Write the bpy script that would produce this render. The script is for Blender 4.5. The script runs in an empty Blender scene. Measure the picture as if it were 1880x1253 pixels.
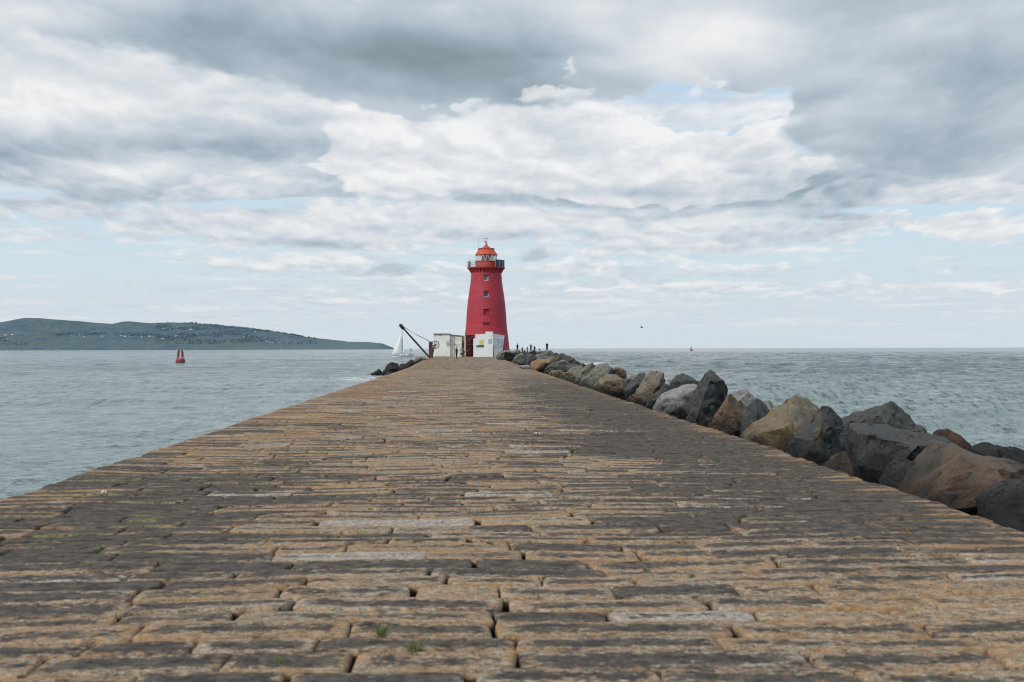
import bpy, bmesh, math, random
import numpy as np
from mathutils import Vector, Matrix, noise
random.seed(7); rng = np.random.default_rng(7)
C = bpy.context.scene.collection
sc = bpy.context.scene
PI = math.pi
F = 2089.0                       # focal length in photo pixels (photo 1880 x 1253)
WATER = -2.6
# ------------------------------------------------------------------ camera
cam_d = bpy.data.cameras.new('camera'); cam = bpy.data.objects.new('camera', cam_d); C.objects.link(cam)
CAM = Vector((0, 0, 1.5))
yaw = math.atan(82/F); pitch = math.atan(13.6/F); roll = math.radians(0.12)
fw = Vector((math.sin(yaw)*math.cos(pitch), math.cos(yaw)*math.cos(pitch), math.sin(pitch)))
r0 = Vector((math.cos(yaw), -math.sin(yaw), 0)); u0 = r0.cross(fw)
rt = r0*math.cos(roll) - u0*math.sin(roll); up = rt.cross(fw)
m = Matrix((rt, up, -fw)).transposed().to_4x4(); m.translation = CAM
cam.matrix_world = m
cam_d.sensor_width = 36; cam_d.lens = 36*F/1880; cam_d.clip_start = 0.1; cam_d.clip_end = 200000
cam_d.dof.use_dof = True; cam_d.dof.focus_distance = 45; cam_d.dof.aperture_fstop = 3.4
sc.camera = cam
def ray(px, py): return fw + rt*((px-940)/F) - up*((py-626.5)/F)
def at(px, py, Y):
    d = ray(px, py); return CAM + d*(Y/d.y)
def onz(px, py, z=0.0):
    d = ray(px, py); return CAM + d*((z-1.5)/d.z)

# ------------------------------------------------------------------ node helper
class NT:
    def __init__(s, tree): s.t = tree; s.n = tree.nodes; s.l = tree.links
    def node(s, typ, ins=None, **props):
        n = s.n.new(typ)
        for k, v in props.items(): setattr(n, k, v)
        for k, v in (ins or {}).items():
            if isinstance(v, bpy.types.NodeSocket): s.l.new(v, n.inputs[k])
            else:
                if isinstance(v, tuple) and len(v) == 3 and n.inputs[k].type == 'RGBA': v = v + (1,)
                n.inputs[k].default_value = v
        return n
    def math(s, op, a, b=None, c=None, clamp=False):
        ins = {0: a}
        if b is not None: ins[1] = b
        if c is not None: ins[2] = c
        return s.node('ShaderNodeMath', ins, operation=op, use_clamp=clamp).outputs[0]
    def vmath(s, op, a, b=None):
        ins = {0: a}
        if b is not None: ins[1] = b
        n = s.node('ShaderNodeVectorMath', ins, operation=op)
        return n.outputs[1] if op in ('LENGTH', 'DISTANCE', 'DOT_PRODUCT') else n.outputs[0]
    def noise(s, vec, scale, detail=4, rough=0.55, dist=0.0, color=False):
        n = s.node('ShaderNodeTexNoise', {'Vector': vec, 'Scale': scale, 'Detail': detail, 'Roughness': rough, 'Distortion': dist})
        return n.outputs['Color' if color else 0]
    def smooth(s, v, a, b, lo=0.0, hi=1.0):
        return s.node('ShaderNodeMapRange', {'Value': v, 'From Min': a, 'From Max': b, 'To Min': lo, 'To Max': hi}, interpolation_type='SMOOTHSTEP').outputs[0]
    def mix(s, f, a, b, mode='MIX'):
        n = s.n.new('ShaderNodeMix'); n.data_type = 'RGBA'; n.blend_type = mode
        for i, v in ((0, f), (6, a), (7, b)):
            if isinstance(v, bpy.types.NodeSocket): s.l.new(v, n.inputs[i])
            else: n.inputs[i].default_value = v if i == 0 else (tuple(v)+(1,) if len(v) == 3 else v)
        return n.outputs[2]
    def ramp(s, f, stops, interp='LINEAR'):
        n = s.n.new('ShaderNodeValToRGB'); n.color_ramp.interpolation = interp
        e = n.color_ramp.elements
        while len(e) < len(stops): e.new(0.5)
        for i, (p, c) in enumerate(stops): e[i].position = p; e[i].color = tuple(c)+(1,)
        s.l.new(f, n.inputs[0]); return n.outputs[0]
    def scale(s, v, xyz): return s.vmath('MULTIPLY', v, xyz)

def new_mat(name):
    m = bpy.data.materials.new(name); m.use_nodes = True
    m.node_tree.nodes.clear(); T = NT(m.node_tree)
    out = T.node('ShaderNodeOutputMaterial'); bs = T.node('ShaderNodeBsdfPrincipled')
    T.l.new(bs.outputs[0], out.inputs[0]); T.bs = bs
    return m, T
def put(T, **kw):
    for k, v in kw.items():
        k = {'color': 'Base Color', 'rough': 'Roughness', 'metal': 'Metallic', 'normal': 'Normal', 'spec': 'Specular IOR Level', 'alpha': 'Alpha', 'ior': 'IOR'}[k]
        if isinstance(v, bpy.types.NodeSocket): T.l.new(v, T.bs.inputs[k])
        else: T.bs.inputs[k].default_value = (tuple(v)+(1,)) if isinstance(v, tuple) and len(v) == 3 else v
def bump(T, h, strength, dist, normal=None):
    ins = {'Height': h, 'Strength': strength, 'Distance': dist}
    if normal is not None: ins['Normal'] = normal
    return T.node('ShaderNodeBump', ins).outputs[0]
def obj_co(T): return T.node('ShaderNodeTexCoord').outputs['Object']
def geo_co(T): return T.node('ShaderNodeNewGeometry').outputs['Position']
def simple(name, col, rough=0.7, metal=0.0, var=0.25, sc_=3.0, dirt=None, bmp=0.0):
    m, T = new_mat(name); co = obj_co(T)
    n = T.noise(co, sc_, 5, 0.6)
    f = T.smooth(n, 0.3, 0.7)
    a = tuple(c*(1-var) for c in col); b = tuple(min(1, c*(1+var)) for c in col)
    c = T.mix(f, a, b)
    if dirt:
        d = T.smooth(T.noise(co, sc_*0.6, 6, 0.7), 0.5, 0.72); c = T.mix(T.math('MULTIPLY', d, dirt[1]), c, dirt[0])
    put(T, color=c, rough=rough, metal=metal)
    if bmp: put(T, normal=bump(T, T.noise(co, sc_*6, 5, 0.6), bmp, 0.05))
    return m

# ------------------------------------------------------------------ mesh helpers
def link(name, me, mat=None, parent=None, smooth=False):
    o = bpy.data.objects.new(name, me); C.objects.link(o)
    if mat: me.materials.append(mat)
    if parent: o.parent = parent
    if smooth: me.shade_smooth()
    return o
def obj(name, bm, mat=None, parent=None, smooth=False):
    me = bpy.data.meshes.new(name); bmesh.ops.recalc_face_normals(bm, faces=bm.faces[:]); bm.to_mesh(me); bm.free()
    return link(name, me, mat, parent, smooth)
def np_mesh(name, V, Fq, mat, smooth=True):
    me = bpy.data.meshes.new(name)
    V = np.asarray(V, np.float32); Fq = np.asarray(Fq, np.int32)
    me.vertices.add(len(V)); me.vertices.foreach_set('co', V.ravel())
    k = Fq.shape[1]
    me.loops.add(Fq.size); me.loops.foreach_set('vertex_index', Fq.ravel())
    me.polygons.add(len(Fq)); me.polygons.foreach_set('loop_start', np.arange(len(Fq), dtype=np.int32)*k)
    me.update(calc_edges=True); me.validate()
    if smooth: me.shade_smooth()
    me.materials.append(mat)
    return me
def tag(o, label=None, cat=None, group=None, kind=None):
    if label: o['label'] = label
    if cat: o['category'] = cat
    if group: o['group'] = group
    if kind: o['kind'] = kind
    return o
def thing(name, label, cat, loc=(0, 0, 0), rz=0, group=None):
    o = bpy.data.objects.new(name, None); C.objects.link(o); o.location = loc; o.rotation_euler = (0, 0, rz)
    o.empty_display_size = 0.2
    return tag(o, label, cat, group)
def box(bm, x0, x1, y0, y1, z0, z1, bev=0.0):
    r = bmesh.ops.create_cube(bm, size=1)
    for v in r['verts']: v.co = Vector((x0+(v.co.x+.5)*(x1-x0), y0+(v.co.y+.5)*(y1-y0), z0+(v.co.z+.5)*(z1-z0)))
    if bev:
        es = list({e for v in r['verts'] for e in v.link_edges})
        bmesh.ops.bevel(bm, geom=es, offset=bev, segments=2, affect='EDGES', profile=0.6)
    return bm
def tube(bm, pts, rad, seg=8, caps=True):
    pts = [Vector(p) for p in pts]; rads = rad if isinstance(rad, (list, tuple)) else [rad]*len(pts)
    rings = []
    for i, p in enumerate(pts):
        d = (pts[min(i+1, len(pts)-1)]-pts[max(i-1, 0)]).normalized()
        a = d.orthogonal().normalized() if abs(d.z) > 0.9 else d.cross(Vector((0, 0, 1))).normalized()
        b = d.cross(a)
        rings.append([bm.verts.new(p+(a*math.cos(t)+b*math.sin(t))*rads[i]) for t in [2*PI*k/seg for k in range(seg)]])
    for A, B in zip(rings, rings[1:]):
        for k in range(seg): bm.faces.new((A[k], A[(k+1) % seg], B[(k+1) % seg], B[k]))
    if caps and seg > 2:
        bm.faces.new(rings[0]); bm.faces.new(rings[-1])
    return bm
def lathe(bm, prof, seg=64, c=(0, 0)):
    rings = [[bm.verts.new((c[0]+r*math.cos(2*PI*k/seg), c[1]+r*math.sin(2*PI*k/seg), z)) for k in range(seg)] for r, z in prof]
    for A, B in zip(rings, rings[1:]):
        for k in range(seg): bm.faces.new((A[k], A[(k+1) % seg], B[(k+1) % seg], B[k]))
    return rings
def NB(): return bmesh.new()

# ================================================================== SKY
SUN_EL, SUN_AZ = math.radians(38), math.radians(-128)        # azimuth measured from +Y towards +X
def _h(ix, iy, seed):
    n = (ix*374761393+iy*668265263+seed*974634777) & 0xffffffff
    n = ((n ^ (n >> 13))*1274126177) & 0xffffffff
    return ((n ^ (n >> 16)) & 0xffff)/65535.0*2*math.pi
def pnoise(x, y, seed=0):
    x0 = np.floor(x).astype(np.int64); y0 = np.floor(y).astype(np.int64); fx = x-x0; fy = y-y0
    u = fx*fx*fx*(fx*(fx*6-15)+10); v = fy*fy*fy*(fy*(fy*6-15)+10)
    def g(a, b):
        t = _h(x0+a, y0+b, seed); return np.cos(t)*(fx-a)+np.sin(t)*(fy-b)
    return ((g(0, 0)*(1-u)+g(1, 0)*u)*(1-v)+(g(0, 1)*(1-u)+g(1, 1)*u)*v)*1.5
def fbm(x, y, seed=0, octs=6, rough=.5, billow=False):
    s = 0; a = 1.0; t = 0
    for k in range(octs):
        n = pnoise(x*2**k+k*17.3, y*2**k+k*9.1, seed+k)
        s = s+a*((np.abs(n)*2-.5) if billow else n); t += a; a *= rough
    return s/t*(1.0 if billow else 1.6)
def sst(v, a, b):
    t = np.clip((v-a)/(b-a), 0, 1); return t*t*(3-2*t)
def ell(X, Y, items):
    f = np.full_like(X, -9.0)
    for cx, cy, rx, ry in items:
        d = 1-np.sqrt(((X-cx)/rx)**2+((Y-cy)/ry)**2); d = d*min(1, ry/60)**.5
        f = np.logaddexp(f*9, d*9)/9
    return f
def gb(X, Y, items):
    s = 0
    for cx, cy, rx, ry, a in items: s = s+a*np.exp(-(((X-cx)/rx)**2+((Y-cy)/ry)**2))
    return s
def clouds(X, Y):
    """sRGB cloud colours; X, Y in photo-pixel sized angular units (Y = 640 on the horizon)"""
    h = np.clip(640-Y, 0, None)
    w = 110+.30*np.minimum(h, 900); u = (X-900)/w; v = -np.log(np.minimum(h, 1500)+55)*4.2
    per = np.clip(h/420, .05, 1.2)
    W1 = fbm(u*.8, v*.8, 11, 5, .55); W2 = fbm(u*.8+40, v*.8, 21, 5, .55)
    Bw = fbm(u*1.15+W1*.25, v*.95+W2*.25, 31, 6, .46, True)          # cauliflower heads
    Bw2 = fbm(u*1.15+W1*.25+.04, v*.95+W2*.25-.15, 31, 6, .46, True) # same field sampled towards the light
    fine = fbm(u*4, v*4, 51, 5, .55); broad = fbm(u*.45, v*.55, 61, 4, .5)
    streak = fbm(u*.35, v*2.2, 71, 6, .55)
    rel = np.tanh((Bw-Bw2)*1.5)*.27                                                  # lit relief
    Xw = X+W1*70*per**.6; Yw = Y+W2*46*per+Bw*22*per
    def lay(base, mask, c): return base*(1-mask[..., None])+c*mask[..., None]
    def ramp(t, stops):
        t = np.clip(t, 0, 1); xs = [s[0] for s in stops]
        return np.stack([np.interp(t, xs, [s[1][k] for s in stops]) for k in range(3)], -1)
    CR = [(0, (134, 151, 160)), (.2, (150, 167, 179)), (.4, (174, 189, 201)), (.6, (199, 208, 218)), (.78, (220, 224, 229)), (1, (241, 242, 243))]
    # L0 clear air and haze
    t = h/640
    out = ramp(t, [(0, (206, 218, 227)), (.12, (207, 219, 228)), (.25, (206, 224, 233)), (.4, (199, 221, 235)), (.7, (190, 215, 236)), (1, (186, 212, 236))])
    # wisps near the horizon
    m = sst(streak+.35*fine+gb(X, Y, [(1000, 520, 500, 60, .25), (300, 570, 500, 50, .15), (1700, 470, 400, 40, -.3), (200, 490, 260, 40, -.25), (950, 455, 160, 15, -.3)]), -.25, .5)*.85
    out = lay(out, m, ramp(.70+.25*streak+.9*rel, CR))
    # L1 small low cumulus rows
    f = ell(Xw, Yw, [(1200, 525, 330, 10), (1500, 540, 260, 9), (1850, 528, 60, 12), (700, 545, 160, 8), (560, 485, 160, 14), (1060, 482, 110, 16), (40, 408, 50, 10), (1300, 487, 120, 8), (820, 500, 60, 8)])
    m = sst(f+.45*Bw+.25*fine, -.12, .25)*.75
    out = lay(out, m, ramp(.82+1.2*rel+.2*fine, CR))
    out = lay(out, sst(ell(Xw, Yw, [(712, 498, 46, 11), (955, 462, 26, 14)])+.2*fine, -.1, .3)*.7, ramp(.42+0*X, CR))
    # L2 the long band above the lantern
    items = [(300, 415, 70, 34), (420, 410, 170, 34), (600, 400, 170, 26), (870, 408, 240, 26), (1100, 405, 260, 24), (1330, 432, 260, 26), (1500, 425, 120, 18), (1790, 412, 150, 24), (1200, 450, 200, 14), (520, 440, 170, 22), (700, 440, 150, 14)]
    f = ell(Xw, Yw, items)
    m = sst(f+.55*Bw+.1*fine, -.10, .14)
    sh = .79+.8*rel+.12*fine+.16*broad-gb(X, Y, [(560, 450, 240, 12, .25), (880, 432, 260, 9, .22), (1300, 458, 300, 9, .2), (1800, 440, 140, 9, .15), (700, 418, 60, 8, .15)])
    out = lay(out, m*.95, ramp(sh, CR))
    # L3 grey-blue sheet behind the middle mass
    f = ell(Xw, Yw, [(0, 330, 420, 60), (320, 345, 330, 40), (620, 340, 330, 50), (1150, 360, 560, 42), (1550, 350, 330, 50), (1800, 350, 260, 34), (110, 380, 160, 24)])-gb(X, Y, [(30, 352, 90, 14, .9), (560, 374, 150, 9, 1.2), (1700, 384, 160, 9, .9), (1050, 384, 200, 5, .3)])
    m = sst(f+.4*Bw+.15*fine, -.08, .22)
    sh = .60+1.0*rel+.25*broad+.1*fine+gb(X, Y, [(280, 310, 240, 22, .16), (480, 335, 110, 30, .16), (120, 335, 120, 16, .06), (1840, 325, 110, 22, .22), (1300, 385, 420, 10, .12), (1650, 368, 200, 10, .1)])-gb(X, Y, [(620, 352, 90, 14, .1), (1080, 366, 420, 14, .13), (1450, 345, 240, 24, .10), (560, 300, 90, 40, .06)])
    out = lay(out, m*.97, ramp(sh, CR))
    # L4 left mass: lavender white with a grey belly
    f = ell(Xw, Yw, [(60, 150, 360, 150), (330, 150, 330, 140), (560, 210, 230, 90), (120, 270, 360, 50), (430, 285, 220, 34)])
    m = sst(f+.35*Bw, -.05, .3)
    sh = .75+.7*rel+.28*broad+.08*fine+gb(X, Y, [(60, 150, 190, 45, .16), (290, 110, 110, 50, .12), (350, 180, 60, 25, .12), (480, 160, 120, 40, .06), (600, 150, 50, 40, .06), (140, 190, 150, 30, .10)])-gb(X, Y, [(120, 255, 260, 34, .26), (330, 282, 220, 26, .26), (480, 262, 140, 36, .22), (30, 290, 120, 20, .12)])
    out = lay(out, m, ramp(sh, CR))
    # L5 the bright central mass
    f = ell(Xw, Yw, [(900, 270, 290, 70), (720, 320, 150, 46), (1100, 305, 330, 70), (1250, 285, 200, 40), (1455, 243, 75, 32), (1400, 272, 120, 32), (1000, 330, 260, 40), (1330, 320, 160, 40), (640, 320, 60, 40)])
    m = sst(f+.55*Bw, -.02, .14)
    sh = .87+.85*rel+.10*fine+.16*broad+gb(X, Y, [(1130, 310, 160, 40, .10), (900, 250, 140, 30, .08), (1460, 240, 60, 26, .14), (1100, 250, 160, 20, .06), (1300, 330, 50, 24, .08)])-gb(X, Y, [(900, 355, 300, 14, .18), (1400, 330, 120, 40, .26), (780, 290, 60, 26, .10), (1210, 350, 160, 12, .2), (1020, 235, 60, 20, .1)])
    out = lay(out, m, ramp(sh, CR))
    # L6 the dark overhead sheets (nearest), soft edged
    f = ell(X+W1*60, Y+W2*50+Bw*18, [(560, 20, 520, 110), (780, 110, 290, 90), (950, 110, 400, 110), (760, 180, 170, 38), (1250, 20, 520, 110), (1500, 60, 420, 90), (1620, 180, 280, 110), (1800, 200, 300, 160), (1800, 290, 250, 40), (1900, 60, 300, 200), (-60, 20, 360, 70), (1330, 120, 160, 60), (1100, 170, 150, 34)])
    f = f-gb(X+W1*30+Bw*20, Y+W2*20+Bw*12, [(1290, 208, 120, 44, 1.3), (1390, 205, 76, 40, 1.0), (1045, 122, 34, 18, .5), (1330, 175, 60, 26, .5), (1350, 160, 40, 24, .15)])
    edge = sst(f+.16*Bw+.10*W1, -.02, .16)
    sh = .54+.40*rel+.26*broad+.14*W2+gb(X, Y, [(60, 30, 170, 50, .20), (1180, 60, 190, 80, .26), (1080, 10, 130, 30, .12), (1340, 70, 120, 50, .14), (1420, 30, 200, 40, .10), (900, 60, 160, 40, .06), (1800, 20, 200, 40, .02), (1860, 240, 80, 40, .04)])-gb(X, Y, [(640, 75, 300, 75, .20), (1080, 165, 260, 34, .08), (380, 50, 170, 46, .20), (760, 100, 240, 40, .20), (880, 175, 200, 30, .16), (960, 120, 260, 50, .10), (1560, 140, 200, 60, .10), (1480, 180, 120, 30, .10), (1720, 290, 180, 34, .18), (1650, 230, 260, 50, .10), (1850, 130, 160, 60, .12)])
    sh = sh+(1-edge)*.12
    out = lay(out, edge, ramp(sh, CR))
    # crisp little heads catching the sun in front of the sheet
    f = ell(X+W1*46+Bw*56+fine*40, Y+W2*34+Bw*30+fine*24, [(1030, 135, 15, 24), (1005, 190, 56, 10), (1450, 224, 56, 22), (880, 212, 22, 11), (1205, 218, 20, 12), (1190, 205, 12, 8), (1300, 168, 12, 8), (1345, 150, 14, 10)])
    m = sst(f+.9*Bw+.8*fine, -.2, .5)*.75
    out = lay(out, m, ramp(.88+1.2*rel, CR))
    # everything thins into haze towards the horizon
    hz = np.clip(1-h/150, 0, 1)**1.3*.92
    out = lay(out, hz, ramp(t, [(0, (207, 219, 227)), (.1, (211, 220, 228)), (.3, (214, 222, 230))]))
    return np.clip(out, 0, 245)/255

def build_sky():
    # world: Nishita sky veiled by thin high cloud, above the rim of the cloud bank
    w = bpy.data.worlds.new('World'); sc.world = w; w.use_nodes = True
    w.node_tree.nodes.clear(); T = NT(w.node_tree)
    out = T.node('ShaderNodeOutputWorld'); d = T.node('ShaderNodeTexCoord').outputs['Generated']
    sky = T.node('ShaderNodeTexSky', sky_type='NISHITA', sun_disc=False, sun_elevation=SUN_EL, sun_rotation=SUN_AZ, air_density=1.0, dust_density=1.5, ozone_density=1.5)
    skyc = T.node('ShaderNodeVectorMath', {0: sky.outputs[0], 3: 0.10}, operation='SCALE').outputs[0]
    col = T.mix(T.smooth(T.noise(d, 2.2, 2), .3, .6, .55, .95), skyc, (.56, .63, .69))
    bg = T.node('ShaderNodeBackground', {'Color': col, 'Strength': 1.0}); T.l.new(bg.outputs[0], out.inputs[0])
    w.cycles.sampling_method = 'MANUAL'; w.cycles.sample_map_resolution = 128
    # the cloud bank: a wide band of sky standing all round the horizon, 80 km away
    az = np.concatenate([np.linspace(-PI, -.62, 260)[:-1], np.linspace(-.62, .62, 1150), np.linspace(.62, PI, 260)[1:]])
    el = np.concatenate([np.linspace(-.004, .345, 480), np.linspace(.345, math.radians(30), 60)[1:]])
    A, E = np.meshgrid(az, el); lim = .52
    At = np.where(np.abs(A) < lim, np.tan(np.clip(A, -lim, lim)), np.sign(A)*(math.tan(lim)+(np.abs(A)-lim)*1.2))
    X = 858+F*At; ca = np.cos(np.clip(A, -lim, lim)); Yp = 640-F*np.tan(E)/ca
    c = clouds(X, Yp-(X-940)*.0021*-1)
    lin = np.where(c < .04045, c/12.92, ((c+.055)/1.055)**2.4)
    Rd = 80000.0; V = np.stack([Rd*np.cos(E)*np.sin(A), Rd*np.cos(E)*np.cos(A), Rd*np.sin(E)+1.5], -1).reshape(-1, 3)
    n = len(az); i = np.arange(len(el)-1)[:, None]*n+np.arange(n-1)[None]
    m = bpy.data.materials.new('cloudy_sky'); m.use_nodes = True; m.node_tree.nodes.clear(); T = NT(m.node_tree)
    at_ = T.node('ShaderNodeAttribute', attribute_name='sky_colour'); em = T.node('ShaderNodeEmission', {'Color': at_.outputs['Color'], 'Strength': 1.0})
    T.l.new(em.outputs[0], T.node('ShaderNodeOutputMaterial').inputs[0]); m.cycles.emission_sampling = 'NONE'
    me = np_mesh('sky', V, np.stack([i, i+1, i+n+1, i+n], -1).reshape(-1, 4), m)
    q = me.attributes.new('sky_colour', 'FLOAT_COLOR', 'POINT'); q.data.foreach_set('color', np.concatenate([lin, np.ones(lin.shape[:2]+(1,))], -1).astype(np.float32).ravel())
    tag(link('sky', me), kind='structure')
sun_d = bpy.data.lights.new('sun', 'SUN'); sun = bpy.data.objects.new('sun', sun_d); C.objects.link(sun)
sun_d.energy = 2.0; sun_d.angle = math.radians(10); sun_d.color = (1, .95, .88)
sdir = Vector((math.sin(SUN_AZ)*math.cos(SUN_EL), math.cos(SUN_AZ)*math.cos(SUN_EL), math.sin(SUN_EL)))
sun.rotation_euler = sdir.to_track_quat('Z', 'Y').to_euler()
sc.view_settings.view_transform = 'Standard'; sc.view_settings.look = 'None'; sc.view_settings.exposure = 0

build_sky()
# ================================================================== WATER
def water_mat():
    m, T = new_mat('sea_water'); p = geo_co(T)
    sep = T.node('ShaderNodeSeparateXYZ', {0: p})
    pa = T.scale(p, (0.55, 1.0, 1.0))
    n1 = T.noise(pa, 0.55, 5, 0.62); n2 = T.noise(pa, 2.6, 5, 0.6, 0.4); n3 = T.noise(T.scale(p, (.35, 1, 1)), 0.07, 4, .6)
    n4 = T.noise(pa, 7.0, 3, .6)
    h = T.math('MULTIPLY_ADD', n2, 0.24, T.math('MULTIPLY', n1, 0.50)); h = T.math('MULTIPLY_ADD', n4, .05, h)
    h = T.math('MULTIPLY_ADD', n3, 1.6, h)
    # nearer water painted paler, in place of the bright sky it reflects
    yy = T.vmath('LENGTH', p)
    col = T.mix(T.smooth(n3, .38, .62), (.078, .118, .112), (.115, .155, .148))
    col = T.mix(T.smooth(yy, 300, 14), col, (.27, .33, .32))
    dist = T.smooth(yy, 40, 420)
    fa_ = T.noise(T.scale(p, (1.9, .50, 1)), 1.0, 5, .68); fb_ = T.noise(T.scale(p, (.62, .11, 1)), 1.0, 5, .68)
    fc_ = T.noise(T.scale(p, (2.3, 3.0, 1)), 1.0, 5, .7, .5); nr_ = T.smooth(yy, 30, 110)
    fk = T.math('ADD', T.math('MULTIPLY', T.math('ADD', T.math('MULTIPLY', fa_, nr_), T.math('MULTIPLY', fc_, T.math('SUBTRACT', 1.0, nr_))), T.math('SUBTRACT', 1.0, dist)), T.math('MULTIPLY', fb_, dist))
    trough_shade = T.smooth(fk, .49, .61); painted_glint = T.smooth(fk, .49, .37)
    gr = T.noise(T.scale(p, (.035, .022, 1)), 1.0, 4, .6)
    trough_shade = T.math('MULTIPLY', trough_shade, T.smooth(gr, .30, .62, .45, 1.0))
    col = T.mix(T.math('MULTIPLY', trough_shade, .85), col, (.045, .078, .074)); col = T.mix(T.math('MULTIPLY', painted_glint, .55), col, (.34, .39, .39))  # dark ripple faces and bright glints painted into the base colour by noise
    T.l.new(T.math('MULTIPLY_ADD', trough_shade, -.34, .55), T.bs.inputs['Specular IOR Level'])
    gust = T.smooth(T.noise(T.scale(p, (.012, .045, 1)), 1.0, 4, .6), .35, .65)
    fa = T.node('ShaderNodeAttribute', attribute_name='foam_glare').outputs['Fac']
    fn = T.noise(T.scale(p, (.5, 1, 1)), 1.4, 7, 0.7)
    foam_glare = T.smooth(T.math('ADD', fa, T.math('MULTIPLY', T.math('SUBTRACT', fn, .5), 1.5)), .50, .80)
    # foam and the painted glare streak left of the pier, in one colour
    col = T.mix(foam_glare, col, (.72, .76, .78))
    put(T, color=col, rough=T.math('MULTIPLY_ADD', foam_glare, .6, T.math('MULTIPLY_ADD', gust, .10, .08)), ior=1.333, normal=bump(T, h, 1.0, 0.9))
    return m
def water():
    a = np.concatenate([np.linspace(-1.45, -.56, 40)[:-1], np.linspace(-.56, .56, 620), np.linspace(.56, 1.45, 40)[1:]]); na = len(a)
    r = [2.5]
    while r[-1] < 60000:
        q = r[-1]; r.append(q+(max(.10, q*.0042) if q < 900 else q*.0042*(1+(q-900)/500)))
        if r[-1]-q > q*.08: r[-1] = q*1.08
    r = np.array(r); nr = len(r)
    A, R = np.meshgrid(a, r); X = R*np.sin(A); Y = R*np.cos(A)
    Z = np.zeros_like(X); dr = np.gradient(r)[:, None]*np.ones_like(A)
    wl = np.geomspace(.9, 22, 44)
    for L in wl:
        th = rng.normal(-PI/2+.2, .55 if L > 5 else .95)
        k = 2*PI/L; amp = 0.021*L**0.74
        ph = (np.cos(th)*X+np.sin(th)*Y)*k + rng.uniform(0, 2*PI) + 1.4*np.sin(X/(L*2.3)+rng.uniform(0, 6))+1.2*np.sin(Y/(L*3.1)+rng.uniform(0, 6))
        fade = np.clip(L/(dr*2.0)-1, 0, 1)
        env = np.clip(0.4+0.9*np.sin(X/(L*2.1)+rng.uniform(0, 6)+np.sin(Y/(L*3)))*np.sin(Y/(L*3.7)+rng.uniform(0, 6)+np.sin(X/(L*2.6))), 0, None)
        Z += amp*fade*env*(1-np.abs(np.sin(ph/2))*2)
    calm = 0.34+0.62*(1/(1+np.exp(-(X+2)/3)))           # the left side is sheltered by the pier
    Z *= calm
    Z -= Z[(R > 10) & (R < 300)].mean()
    V = np.stack([X, Y, Z+WATER], -1).reshape(-1, 3)
    i = np.arange(nr-1)[:, None]*na+np.arange(na-1)[None]
    Fq = np.stack([i, i+1, i+na+1, i+na], -1).reshape(-1, 4)
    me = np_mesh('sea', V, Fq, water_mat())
    def blob(cx, cy, sx, sy, a): return a*np.exp(-((X-cx)/sx)**2-((Y-cy)/sy)**2)
    foam_glare = blob(31, 285, 9, 60, .75)+blob(24, 190, 6, 30, .5)+blob(-14, 150, 8, 24, .52)+blob(-9, 112, 4, 22, .40)+blob(-24, 150, 20, 16, .22)+blob(-16, 92, 9, 12, .22)+blob(12, 92, 3.5, 28, .30)+blob(10, 60, 2.2, 40, .22)+blob(26, 150, 12, 8, .14)
    at_ = me.attributes.new('foam_glare', 'FLOAT', 'POINT'); at_.data.foreach_set('value', foam_glare.astype(np.float32).ravel())
    tag(link('sea', me), kind='structure')
water()

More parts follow.
